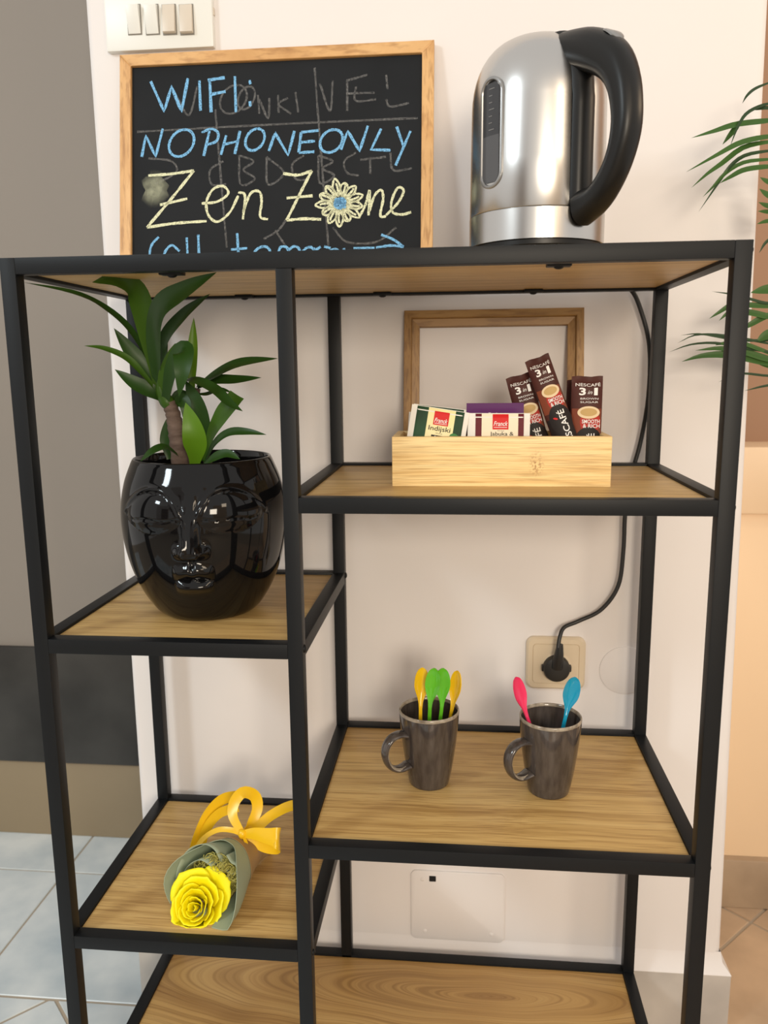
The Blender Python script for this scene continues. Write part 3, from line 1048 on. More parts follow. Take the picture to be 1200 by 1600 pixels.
# cord
pl = pc
cy = 0.3665
cord = [Vector((KX + 0.03, KY + 0.075, KZ + 0.006)), Vector((KX + 0.07, KY + 0.12, KZ + 0.0045)), Vector((0.70, 0.320, KZ + 0.0045)), Vector((0.722, 0.358, KZ - 0.004)),
        at(985, 452, cy), at(1003, 490, cy), at(1015, 545, cy), at(1013, 620, cy), at(1001, 690, cy), at(986, 745, cy), at(977, 800, cy), at(974, 860, cy), at(966, 915, cy), at(940, 952, cy), at(905, 970, cy), at(882, 980, cy - 0.006), at(875, 994, cy - 0.013), at(872, 1012, cy - 0.018)]
MB().tube(spline(cord, 110), 0.0033, 10).build('cord', M['rubber'], kb, 60)
plug = MB()
plug.add(*(lambda r_: ([p for r in r_ for p in r], [(i * 40 + k, i * 40 + (k + 1) % 40, (i + 1) * 40 + (k + 1) % 40, (i + 1) * 40 + k) for i in range(len(r_) - 1) for k in range(40)] + [tuple(range((len(r_) - 1) * 40, len(r_) * 40))]))
         ([[(pl.x + x * r, WY - d, pl.z + z * r) for x, z in circ] for r, d in ((0.0212, 0.0105), (0.0212, 0.020), (0.0195, 0.0235), (0.0150, 0.0245))]))
nk = [Vector((pl.x, WY - 0.021, pl.z + 0.004)), Vector((pl.x + 0.001, WY - 0.025, pl.z + 0.018)), Vector((pl.x + 0.002, WY - 0.028, pl.z + 0.030)), Vector((pl.x + 0.003, WY - 0.0285, pl.z + 0.045))]
plug.tube(nk, [0.0095, 0.0085, 0.007, 0.0048], 14)
plug.box((pl.x - 0.0235, WY - 0.019, pl.z - 0.005), (pl.x + 0.0235, WY - 0.0112, pl.z + 0.006), 0.002)
plug.build('plug', M['rubber'], kb, 50)

# ------------------------------------------------------------------ face pot with plant
PX, PY, PZ = 0.1695, 0.150, ZP - 0.0035
pt_ = thing('potted_plant', 'leafy green dracaena in a glossy black face pot on the upper left shelf', 'potted plant')
FA = math.radians(-90 + 8)     # the way the face looks
prof = [(0.0555, 0.0), (0.062, 0.002), (0.072, 0.012), (0.086, 0.035), (0.097, 0.063), (0.1045, 0.095), (0.1075, 0.125), (0.1060, 0.152), (0.1005, 0.178), (0.0925, 0.199), (0.0895, 0.2055)]
ps = spline([Vector((a_, b_, 0)) for a_, b_ in prof], 150)


def gauss(x, s):
    return math.exp(-(x / s) ** 2)


def sm(e0, e1, x):
    t = max(0, min(1, (x - e0) / (e1 - e0)))
    return t * t * (3 - 2 * t)


BROW = [(0.0085, 0.098), (0.0078, 0.118), (0.0085, 0.138), (0.0125, 0.154), (0.021, 0.167), (0.033, 0.1755), (0.047, 0.178), (0.062, 0.1755), (0.077, 0.168), (0.090, 0.157), (0.098, 0.147)]
BROW = [tuple(p) for p in spline([Vector((a_, b_, 0)) for a_, b_ in BROW], 40)]


def brow_dist(q, z):
    best = 9
    for i in range(len(BROW) - 1):
        ax_, az_ = BROW[i][0], BROW[i][1]
        dx, dz = BROW[i + 1][0] - ax_, BROW[i + 1][1] - az_
        t = max(0.0, min(1.0, ((q - ax_) * dx + (z - az_) * dz) / (dx * dx + dz * dz)))
        dd = (q - ax_ - t * dx) ** 2 + (z - az_ - t * dz) ** 2
        if dd < best:
            best = dd
    return math.sqrt(best)


def face_relief(s, z):
    """s = arc length to the right of the nose, z above the pot foot; returns outward metres"""
    d = 0.0
    q = abs(s)
    if z > 0.085 and q < 0.115:
        d += 0.0034 * gauss(brow_dist(q, z), 0.0030)
    # closed eye: a broad almond under the brow
    ew = (q - 0.050) / 0.043
    ez = (z - 0.1475) / (0.0255 if z > 0.1475 else 0.0235)
    al = abs(ew) ** 1.7 + abs(ez) ** 2.0
    if al < 1:
        d += 0.0062 * (1 - al) ** 0.55
        d -= 0.0020 * gauss(z - (0.1405 + 0.0012 * math.sin(q * 150)), 0.0013) * sm(0, 0.3, 1 - al)
        d -= 0.0012 * sm(0.140, 0.136, z) * sm(0, 0.2, 1 - al)
    # nose: narrow flat ridge deepening to the tip, with wings
    nh = 0.0045 * sm(0.178, 0.140, z) + 0.0105 * sm(0.145, 0.099, z)
    d += nh * (1 - sm(0.0050, 0.0098 + 0.004 * sm(0.115, 0.100, z), q)) * sm(0.0900, 0.0965, z)
    d += 0.0085 * gauss(q - 0.0140, 0.0060) * gauss(z - 0.1015, 0.0070)
    # philtrum and lips
    mw = 0.0255
    if q < mw:
        env = math.sqrt(max(0.0, 1 - (q / mw) ** 2))
        d += 0.0080 * env * gauss(z - (0.0745 + 0.002 * gauss(q - 0.008, 0.006)), 0.0085)
        d += 0.0080 * env * gauss(z - 0.0545, 0.0062)
        d -= 0.0034 * env * gauss(z - (0.0640 + 0.0012 * gauss(q, 0.006)), 0.0016)
        d -= 0.0022 * gauss(q, 0.0022) * gauss(z - 0.082, 0.008)
        d += 0.0014 * gauss(q - 0.0045, 0.0016) * gauss(z - 0.083, 0.006)
    return d


NA = 320
rows = []
for p in ps:
    row = []
    for k in range(NA):
        a = 2 * PI * k / NA
        da = (a - FA + PI) % (2 * PI) - PI
        r = p.x
        if abs(da) < 1.3 and 0.01 < p.y < 0.19:
            fade = 1 - sm(0.95, 1.25, abs(da))
            r += face_relief(da * 0.105, p.y) * fade
        row.append((PX + r * math.cos(a), PY + r * math.sin(a), PZ + p.y))
    rows.append(row)
# rim and inside
for r, z in ((0.0885, 0.2072), (0.0870, 0.2072), (0.0855, 0.2055), (0.0865, 0.190), (0.090, 0.175), (0.085, 0.165)):
    rows.append([(PX + r * math.cos(2 * PI * k / NA), PY + r * math.sin(2 * PI * k / NA), PZ + z) for k in range(NA)])
mb = MB().grid(rows, closed_u=True)
mb.f.append(tuple(range(NA - 1, -1, -1)))
mb.build('pot', M['glaze_black'], pt_, 60)
rows = []
for r in (0.0895, 0.06, 0.03, 0.002):
    rows.append([(PX + r * math.cos(2 * PI * k / 40), PY + r * math.sin(2 * PI * k / 40), PZ + 0.178 + 0.004 * noise.noise(Vector((r * 90 * math.cos(2 * PI * k / 40), r * 90 * math.sin(2 * PI * k / 40), 0)))) for k in range(40)])
MB().grid(rows, closed_u=True).build('soil', M['soil'], pt_, 60)


def z3(x, y):                  # leaf sketch coordinates -> photo pixels
    return 120 + x / 3.529, 420 + y / 3.529


tr = [at(*z3(578, 1075), PY), at(*z3(560, 980), PY), at(*z3(545, 880), PY), at(*z3(530, 800), PY), at(*z3(505, 735), PY - 0.002)]
tr[0].z = PZ + 0.170
trs = spline(tr, 26)
MB().tube(trs, [0.0118 - 0.003 * i / 25 + 0.0007 * math.sin(i * 2.1) for i in range(26)], 14).build('trunk', M['bark'], pt_, 60)
MB().tube(spline([at(*z3(512, 752), PY - 0.002), at(*z3(485, 715), PY - 0.003), at(*z3(462, 670), PY - 0.004), at(*z3(450, 610), PY - 0.006)], 14), [0.0085, 0.0092, 0.0095, 0.0095, 0.009, 0.0085, 0.008, 0.0075, 0.007, 0.0063, 0.0055, 0.0045, 0.003, 0.001], 12).build('leaf_sheath', M['leaf_mid'], pt_, 60)
tr2 = [Vector((PX + 0.012, PY + 0.016, PZ + 0.17)), at(*z3(640, 850), PY + 0.03), at(*z3(660, 660), PY + 0.03)]
MB().tube(spline(tr2, 14), 0.0055, 10).build('trunk', M['bark'], pt_, 60)
lprof = lambda t: (0.32 + 0.68 * math.sin(PI * min(1, t * 1.15 + 0.05) ** 0.9) if t < 0.5 else 1.0) * (1 - sm(0.45, 1.0, t)) ** 0.75 + 0.01
def lp(t):
    a = 0.42 + 0.58 * sm(0.0, 0.42, t)
    return a * (max(0.0, 1 - ((t - 0.45) / 0.55) ** 2.2) if t > 0.45 else 1.0) + 0.012


K_ = 1 / 3.529 / 1.17e3        # sketch units -> metres at the plant
# (points (x, y, depth offset from the stem), width, hint, colour, fold)
LV = [
    ([(445, 640, 0), (400, 420, -0.01), (362, 220, -0.03), (310, 105, -0.05), (210, 62, -0.075), (85, 75, -0.095)], 112, (0.35, -1, 0.2), 'leaf_mid', 0.25),
    ([(445, 640, 0), (430, 400, -0.03), (465, 220, -0.07), (590, 125, -0.10), (770, 20, -0.13)], 128, (-0.15, -1, 0.25), 'leaf', 0.22),
    ([(455, 600, 0.0), (480, 400, 0.0), (590, 255, -0.01), (735, 138, -0.03)], 78, (-0.3, -1, 0.3), 'leaf', 0.25),
    ([(450, 660, 0.01), (385, 480, 0.0), (280, 320, -0.02), (140, 205, -0.05), (-20, 130, -0.09), (-290, 75, -0.115)], 40, (0.5, -0.8, 0.6), 'leaf', 0.3),
    ([(440, 650, 0.015), (390, 560, 0.015), (310, 470, 0.01), (205, 328, 0.0)], 96, (0.4, -1, 0.25), 'leaf', 0.2),
    ([(455, 690, 0), (360, 575, -0.02), (270, 490, -0.03), (150, 440, -0.04), (40, 424, -0.05)], 40, (0.3, -0.8, 0.7), 'leaf_mid', 0.3),
    ([(470, 720, 0), (410, 675, -0.01), (320, 630, -0.015), (210, 555, -0.02)], 82, (0.2, -1, 0.5), 'leaf', 0.2),
    ([(475, 720, -0.005), (480, 610, -0.012), (515, 500, -0.015), (543, 410, -0.012)], 70, (-0.2, -1, 0.1), 'leaf_mid', 0.22),
    ([(490, 720, -0.01), (520, 560, -0.03), (575, 462, -0.05), (590, 470, -0.065), (580, 580, -0.075), (563, 705, -0.07)], 112, (0.1, -1, 0.35), 'leaf', 0.15),
    ([(640, 680, 0.03), (632, 560, 0.03), (640, 420, 0.03), (645, 270, 0.03)], 60, (0.2, -1, 0.1), 'leaf_bright', 0.25),
    ([(660, 650, 0.02), (760, 590, 0.0), (900, 525, -0.02), (1110, 494, -0.04)], 88, (0.0, -0.75, 0.8), 'leaf', 0.25),
    ([(665, 655, 0.02), (760, 615, 0.01), (880, 612, 0.0), (1018, 600, -0.01)], 58, (0.1, -0.9, 0.5), 'leaf', 0.25),
    ([(560, 640, 0.01), (640, 612, -0.02), (760, 665, -0.04), (840, 740, -0.05), (915, 786, -0.055)], 62, (0.3, -0.8, 0.7), 'leaf', 0.2),
    ([(660, 690, 0.03), (720, 690, 0.025), (790, 665, 0.02), (860, 685, 0.015)], 30, (0.1, -0.8, 0.7), 'leaf', 0.2),
    ([(650, 1085, -0.03), (655, 980, -0.04), (640, 880, -0.045), (600, 738, -0.04)], 122, (0.15, -1, 0.15), 'leaf_bright', 0.2),
    ([(690, 1060, 0.01), (690, 900, 0.0), (660, 750, -0.005), (600, 615, 0.0)], 110, (0.0, -1, 0.1), 'leaf', 0.2),
    ([(705, 1060, -0.01), (740, 920, -0.02), (800, 810, -0.025), (850, 745, -0.025), (888, 698, -0.02)], 96, (-0.3, -1, 0.2), 'leaf_mid', 0.2),
    ([(705, 1070, -0.02), (760, 965, -0.03), (840, 905, -0.04), (940, 900, -0.05), (1046, 915, -0.055)], 52, (-0.2, -0.8, 0.6), 'leaf', 0.25),
    ([(700, 1085, -0.04), (760, 1040, -0.05), (830, 1020, -0.055), (900, 1050, -0.06)], 55, (0.0, -0.8, 0.6), 'leaf', 0.2),
    ([(560, 1030, -0.01), (490, 985, -0.03), (420, 1005, -0.045), (350, 1062, -0.055)], 50, (0.2, -0.7, 0.8), 'leaf', 0.25),
    ([(510, 1050, 0.02), (490, 960, 0.02), (500, 880, 0.02), (515, 800, 0.02)], 62, (0.1, -1, 0.1), 'leaf', 0.2),
    ([(520, 740, 0.01), (560, 700, 0.015), (610, 720, 0.015), (640, 775, 0.01)], 66, (0.0, -1, 0.3), 'leaf', 0.2),
    ([(540, 760, 0.0), (575, 720, -0.005), (600, 760, -0.01), (590, 830, -0.012)], 70, (0.2, -1, 0.2), 'leaf', 0.2),
    ([(450, 640, 0.02), (470, 480, 0.025), (490, 330, 0.03)], 60, (0.1, -1, 0.1), 'leaf', 0.2),
]
for pts, wd, hint, mm, fo in LV:
    P_ = [at(*z3(x, y), PY + d) for x, y, d in pts]
    bluntend = (pts[-1][:2] == (888, 698))
    pf = (lambda t: 0.3 + 0.7 * sm(0, 0.6, t)) if bluntend else lp
    ribbon(P_, wd * K_, hint, 22, fo, pf).build('leaf', M[mm], pt_, 80)

# ------------------------------------------------------------------ bamboo box, frame and sachets
BX0, BX1, BY0, BY1 = 0.4228, 0.6905, 0.1185, 0.2185
BZ0 = ZU - 0.0035
BZ1 = 1.0080
bx = thing('wooden_box', 'open light bamboo box of tea and coffee sachets on the upper right shelf', 'box')
th = 0.0085
MB().box((BX0, BY0, BZ0), (BX1, BY0 + th, BZ1), 0.0008).build('front_panel', M['bamboo'], bx)
MB().box((BX0, BY1 - th, BZ0), (BX1, BY1, BZ1), 0.0008).build('back_panel', M['bamboo'], bx)
for x in (BX0, BX1 - th):
    MB().box((x, BY0 + th, BZ0), (x + th, BY1 - th, BZ1), 0.0006).build('side_panel', M['bamboo'], bx)
MB().box((BX0 + th, BY0 + th, BZ0), (BX1 - th, BY1 - th, BZ0 + 0.004)).build('bottom_panel', M['bamboo'], bx)

fr = thing('picture_frame', 'empty caramel wooden frame leaning on the wall behind the sachet box', 'frame')
fy0, fy1 = 0.331, 0.372
A_ = at(632, 487, fy1)
B_ = at(912, 482, fy1)
fx = (B_ - A_).normalized()
hgt = 0.225
dn = Vector((0, fy0 - fy1, -0.22)).normalized()
dn = (dn - fx * dn.dot(fx)).normalized()
H_ = (A_.z - BZ0 - 0.002) / -dn.z
nf = dn.cross(fx).normalized()
if nf.y > 0:
    nf = -nf
W_ = (B_ - A_).length


def frp(u, v, d):
    return A_ + fx * u + dn * v + nf * d


sections = [(0.0, 0.010), (0.0, 0.0), (0.0008, -0.0005)]
prof_f = [(0.0, -0.010), (0.0, 0.006), (0.001, 0.007), (0.0105, 0.007), (0.0115, 0.0055), (0.0120, 0.0005), (0.0225, -0.001), (0.0230, -0.0025), (0.0230, -0.010)]
for side in range(4):
    rows = []
    for i_, d_ in prof_f:
        if side == 0:
            e0, e1 = (i_, i_), (W_ - i_, i_)
        elif side == 1:
            e0, e1 = (W_ - i_, i_), (W_ - i_, H_ - i_)
        elif side == 2:
            e0, e1 = (W_ - i_, H_ - i_), (i_, H_ - i_)
        else:
            e0, e1 = (i_, H_ - i_), (i_, i_)
        rows.append([frp(*e0, d_), frp(*e1, d_)])
    MB().grid(rows, closed_v=True).build('frame_rail', M['bamboo_upright' if side % 2 else 'bamboo_dark'], fr, 25)

_font_cache = {}


def text_mesh(s, size=1.0, bold=0.0, shear=0.0):
    cu = bpy.data.curves.new('lettering', 'FONT')
    cu.body = s
    cu.size = 1.0
    cu.align_x = 'CENTER'
    cu.align_y = 'CENTER'
    cu.offset = bold
    cu.shear = shear
    cu.resolution_u = 3
    o = bpy.data.objects.new('lettering', cu)
    COL.objects.link(o)
    dg = bpy.context.evaluated_depsgraph_get()
    dg.update()
    me = o.evaluated_get(dg).to_mesh()
    vs = [v.co.copy() for v in me.vertices]
    fs = [tuple(p.vertices) for p in me.polygons]
    bpy.data.objects.remove(o)
    bpy.data.curves.remove(cu)
    xs = [v.x for v in vs]
    ys = [v.y for v in vs]
    mx, my = (min(xs) + max(xs)) / 2, (min(ys) + max(ys)) / 2
    return [Vector((v.x - mx, v.y - my, 0)) for v in vs], fs, max(xs) - min(xs), max(ys) - min(ys)


class Pack:
    """A flat sachet: u across -0.5..0.5, v down 0..1; bulges in the middle; at origin o with axes ax (right), dn (down), n (front)."""

    def __init__(self, root, o, ax, dn, n, w_, h_, bulge, crimp_v=0.06, crimp_u=0.06, wav=0.0, sides=True):
        self.root, self.o, self.ax, self.dn, self.n = root, o, ax, dn, n
        self.w, self.h, self.b, self.cv, self.cu, self.wav, self.sides = w_, h_, bulge, crimp_v, crimp_u, wav, sides

    def bul(self, u, v):
        a = sm(0, self.cu * 2.5, 0.5 - abs(u)) if self.sides else math.sqrt(max(0, 1 - (2 * u) ** 2))
        c_ = sm(self.cv * 0.6, self.cv * 2.4, min(v, 1 - v))
        return self.b * a * c_ + 0.0004

    def pt(self, u, v, d=0.0):
        wv = self.wav * (math.sin(u * 9 + 1.0) * (1 - sm(0, 0.2, v)))
        return self.o + self.ax * (u * self.w) + self.dn * (v * self.h + wv * 0.6) + self.n * (self.bul(u, v) + d + wv)

    def back(self, u, v):
        wv = self.wav * (math.sin(u * 9 + 1.0) * (1 - sm(0, 0.2, v)))
        return self.o + self.ax * (u * self.w) + self.dn * (v * self.h + wv * 0.6) + self.n * (-self.bul(u, v) + wv)

    def body(self, m, name='sachet_body', nu=16, nv=24):
        mb = MB()
        rows = []
        for j in range(nv + 1):
            v = j / nv
            rows.append([self.pt(-0.5 + i / nu, v) for i in range(nu + 1)] + [self.back(0.5 - i / nu, v) for i in range(nu + 1)])
        mb.grid(rows, closed_u=True)
        n = 2 * nu + 2
        mb.f.append(tuple(range(n - 1, -1, -1)))
        mb.f.append(tuple(range(nv * n, nv * n + n)))
        return mb.build(name, m, self.root, 40)

    def patch(self, name, u0, u1, v0, v1, m, d=0.0002, nu=8, nv=10):
        rows = [[self.pt(u0 + (u1 - u0) * i / nu, v0 + (v1 - v0) * j / nv, d) for i in range(nu + 1)] for j in range(nv + 1)]
        return MB().grid(rows).build(name, m, self.root, 60)

    def ellipse(self, name, cu, cv, ru, rv, m, d, rot=0.0):
        rows = []
        for f_ in (1.0, 0.66, 0.33, 0.01):
            row = []
            for k in range(28):
                a = 2 * PI * k / 28
                x, y = ru * f_ * math.cos(a), rv * f_ * math.sin(a)
                row.append(self.pt(cu + (x * math.cos(rot) - y * math.sin(rot)) / self.w, cv + (x * math.sin(rot) + y * math.cos(rot)) / self.h, d))
            rows.append(row)
        return MB().grid(rows, closed_u=True).build(name, m, self.root, 60)

    def text(self, s, cu, cv, width, m, d=0.0006, height=None, rot=0.0, bold=0.0, shear=0.0):
        vs, fs, tw, thh = text_mesh(s, 1, bold, shear)
        kx = width / tw
        ky = (height / thh) if height else kx
        out = []
        for v in vs:
            x, y = v.x * kx, -v.y * ky
            xr, yr = x * math.cos(rot) - y * math.sin(rot), x * math.sin(rot) + y * math.cos(rot)
            u = max(-0.5, min(0.5, cu + xr / self.w))
            out.append(self.pt(u, max(0, min(1, cv + yr / self.h)), d))
        return MB().add(out, fs).build('lettering', m, self.root, None)


def axes(tilt, lean=0.0):
    """ax, dn, n of a pack facing the viewer, turned by tilt (clockwise +), leaning back by lean"""
    c_, s_ = math.cos(tilt), math.sin(tilt)
    ax = Vector((c_, 0, -s_))
    dn_ = Vector((-s_, -math.sin(lean) * c_, -c_)).normalized()
    n = dn_.cross(ax).normalized()
    if n.y > 0:
        n = -n
    return ax, dn_, n


# green-and-yellow tea sachet in front (left)
ax, dn_, n = axes(math.radians(9.0), 0.10)
t1 = thing('tea_sachet', 'green and yellow tea sachet lettered Indijski, tilted in the left of the box', 'tea bag', group='tea sachets in the bamboo box')
tl = at(645, 631.5, 0.1395)
pk = Pack(t1, tl + ax * 0.0355, ax, dn_, n, 0.0725, 0.062, 0.0025, 0.04, 0.05)
pk.body(M['sachet_white'])
pk.patch('green_panel', -0.40, -0.20, 0.01, 0.99, M['print_dgreen'])
pk.patch('green_panel', 0.27, 0.42, 0.01, 0.99, M['print_dgreen'])
pk.patch('yellow_panel', -0.20, 0.27, 0.01, 0.99, M['print_yellow'])
pk.patch('red_logo', -0.09, 0.17, 0.066, 0.34, M['print_red'], 0.0005)
pk.text('Franck', 0.04, 0.245, 0.0165, M['print_white'], 0.0009, 0.0055, shear=0.3, bold=0.01)
pk.patch('logo_line', -0.07, 0.15, 0.305, 0.315, M['print_white'], 0.0008)
pk.text('Indijski', 0.035, 0.425, 0.0275, M['print_black'], 0.0006, 0.0078, bold=0.004)
pk.text('ČAJ', 0.035, 0.505, 0.008, M['print_black'], 0.0006, 0.0016)
pk.patch('black_label', -0.09, 0.16, 0.545, 0.605, M['print_black'], 0.0005)
for k in (-0.02, 0.035, 0.09):
    pk.ellipse('label_dot', k, 0.575, 0.0011, 0.0009, M['print_white'], 0.0009)
pk.ellipse('leaf_print', 0.32, 0.57, 0.008, 0.006, M['print_leaf'], 0.0006, 0.7)
# two sachets behind it
for k, (dx, dy, dz, lb) in enumerate(((-0.0060, 0.012, -0.0125, 'dark tea sachet just behind the front green one, only its white edge showing'), (-0.0005, 0.020, -0.0045, 'rearmost tea sachet of the left stack, pale corner showing behind the green one'))):
    tt = thing('tea_sachet', lb, 'tea bag', group='tea sachets in the bamboo box')
    ax, dn_, n = axes(math.radians(4.0 + 3 * k), 0.06)
    pk = Pack(tt, tl + Vector((0.0355 + dx, dy, dz)), ax, dn_, n, 0.070, 0.062 - 0.010 * (1 - k), 0.002, 0.04, 0.05)
    pk.body(M['sachet_white'])
    pk.patch('dark_panel', -0.42, 0.42, 0.01, 0.99, M['print_dgreen'])
# cream and maroon sachet (middle)
ax, dn_, n = axes(math.radians(0.4), 0.06)
t2 = thing('tea_sachet', 'cream and maroon tea sachet lettered Jabuka and Cimet, upright in the middle of the box', 'tea bag', group='tea sachets in the bamboo box')
tl = at(731, 645.5, 0.1405)
pk = Pack(t2, tl + ax * 0.0385, ax, dn_, n, 0.077, 0.060, 0.0028, 0.04, 0.05)
pk.body(M['sachet_white'])
pk.patch('maroon_panel', -0.375, -0.275, 0.01, 0.99, M['print_maroon'])
pk.patch('maroon_panel', 0.31, 0.40, 0.01, 0.99, M['print_maroon'])
pk.patch('cream_panel', -0.275, 0.31, 0.01, 0.99, M['print_cream'])
pk.patch('red_logo', -0.10, 0.155, 0.02, 0.335, M['print_red'], 0.0005)
pk.text('Franck', 0.03, 0.215, 0.0175, M['print_white'], 0.0009, 0.0058, shear=0.3, bold=0.01)
pk.patch('logo_line', -0.08, 0.135, 0.288, 0.298, M['print_white'], 0.0008)
pk.text('ČAJ', 0.03, 0.362, 0.008, M['print_black'], 0.0006, 0.0014)
pk.text('Jabuka &', 0.05, 0.435, 0.029, M['print_black'], 0.0006, 0.0062, bold=0.002)
pk.text('Cimet', 0.05, 0.555, 0.021, M['print_black'], 0.0006, 0.0058, bold=0.002)
# purple packet
ax, dn_, n = axes(0.0, 0.05)
t3 = thing('tea_sachet', 'purple foil packet standing behind the cream and maroon sachet', 'tea bag', group='tea sachets in the bamboo box')
tl = at(729, 630, 0.158)
pk = Pack(t3, tl + ax * 0.036, ax, dn_, n, 0.072, 0.070, 0.0035, 0.10, 0.08)
pk.body(M['purple'])
pk.text('čaj', -0.05, 0.19, 0.012, M['print_white'], 0.0006, 0.003)
# green foil bit behind the sticks
ax, dn_, n = axes(math.radians(-14), 0.05)
t4 = thing('tea_sachet', 'green foil sachet corner peeking out between the coffee sticks', 'tea bag', group='tea sachets in the bamboo box')
tl = at(872, 628, 0.195)
pk = Pack(t4, tl + ax * 0.02, ax, dn_, n, 0.045, 0.060, 0.002, 0.06, 0.06)
pk.body(M['green_foil'])


def stick(tlpx, depth, tilt, wid, label, full=True, length=0.120, lean=0.05, shade=False, txtdx=0.0):
    root = thing('coffee_stick', label, 'coffee sachet', group='brown coffee sticks in the bamboo box')
    ax, dn_, n = axes(math.radians(tilt), lean)
    tl = at(*tlpx, depth)
    pk = Pack(root, tl + ax * (wid / 2), ax, dn_, n, wid, length, 0.0045, 0.05, 0.05, 0.0012, False)
    pk.body(M['foil_brown'], 'stick_body', 16, 30)
    if not full:
        pk.patch('rust_panel', -0.47, 0.47, 0.42, 0.66, M['foil_rust'], 0.0002)
        return
    k = 0.120 / length
    pk.patch('rust_panel', -0.47, 0.47, 0.335 * k, 0.60 * k, M['foil_rust'], 0.0002)
    pk.ellipse('red_band', 0.12, 0.475 * k, wid * 0.33, 0.0145, M['foil_red'], 0.0004)
    pk.ellipse('dark_swoosh', 0.08, 0.69 * k, wid * 0.45, 0.020, M['foil_dark'], 0.0006)
    pk.patch('dark_panel', -0.47, 0.47, 0.66 * k, 0.97, M['foil_dark'], 0.0005)
    pk.ellipse('cup_print', 0.06, 0.375 * k, wid * 0.36, 0.0078, M['coffee_cream'], 0.0008)
    pk.ellipse('coffee_print', 0.06, 0.372 * k, wid * 0.27, 0.0050, M['coffee_tan'], 0.0010)
    pk.text('NESCAFÉ', 0.02 + txtdx, 0.085 * k, wid * 0.80, M['print_white'], 0.0006, 0.0048, bold=0.004)
    pk.text('3', -0.16, 0.158 * k, wid * 0.21, M['print_white'], 0.0007, 0.0092, bold=0.03)
    pk.text('in', 0.08, 0.166 * k, wid * 0.15, M['print_white'], 0.0007, 0.0045, shear=0.3)
    pk.text('1', 0.27, 0.158 * k, wid * 0.12, M['print_white'], 0.0007, 0.0092, bold=0.03)
    pk.text('BROWN', 0.07 + txtdx, 0.232 * k, wid * 0.58, M['print_white'], 0.0006, 0.0022)
    pk.text('SUGAR', 0.07 + txtdx, 0.268 * k, wid * 0.58, M['print_white'], 0.0006, 0.0022)
    pk.text('SMOOTH', 0.14, 0.468 * k, wid * 0.58, M['print_white'], 0.0009, 0.0048, bold=0.012)
    pk.text('& RICH', 0.16, 0.515 * k, wid * 0.55, M['print_white'], 0.0009, 0.0048, bold=0.012)
    pk.text('NESCAFÉ', 0.14, 0.80 * k, 0.050, M['print_white'], 0.0012, 0.0100, rot=-PI / 2, bold=0.012)
    pk.ellipse('red_accent', -0.12, 0.665 * k, 0.003, 0.0012, M['print_red'], 0.0010, 0.5)


stick((790, 592), 0.178, -15.5, 0.033, 'brown coffee stick leaning left, lowest of the three, behind the cream sachet')
stick((886, 594), 0.186, 1.0, 0.024, 'dark edge-on coffee stick just behind the upright one', False)
stick((820, 566), 0.1625, -20.5, 0.031, 'brown coffee stick leaning left, tallest, in the middle of the three', True, 0.135)
stick((893.5, 588), 0.166, 0.5, 0.0385, 'brown coffee stick standing upright at the right end of the box')

# ------------------------------------------------------------------ mugs and spoons
MZ = ZM - 0.0035


def glaze(name, a, b, rim):
    m = bpy.data.materials.new(name)
    m.use_nodes = True
    nt = m.node_tree
    L = nt.links.new
    bs = nt.nodes['Principled BSDF']
    bs.inputs['Roughness'].default_value = 0.09
    bs.inputs['Coat Weight'].default_value = 0.2
    tc = nt.nodes.new('ShaderNodeTexCoord')
    mp = nt.nodes.new('ShaderNodeMapping')
    mp.inputs['Scale'].default_value = (90, 90, 14)
    L(tc.outputs['Object'], mp.inputs[0])
    nz = nt.nodes.new('ShaderNodeTexNoise')
    nz.inputs['Scale'].default_value = 1.6
    nz.inputs['Detail'].default_value = 8
    L(mp.outputs[0], nz.inputs['Vector'])
    rp = nt.nodes.new('ShaderNodeValToRGB')
    rp.color_ramp.elements[0].position, rp.color_ramp.elements[0].color = 0.35, (*a, 1)
    rp.color_ramp.elements[1].position, rp.color_ramp.elements[1].color = 0.68, (*b, 1)
    L(nz.outputs['Fac'], rp.inputs[0])
    L(rp.outputs[0], bs.inputs['Base Color'])
    return m


M['mug'] = glaze('brown_grey_glaze', (0.046, 0.037, 0.033), (0.085, 0.070, 0.062), None)
M['mug_rim'] = mat('pale_rim_glaze', (0.16, 0.125, 0.09), 0.15, var=(110, 0.22, (0.42, 0.36, 0.28)))


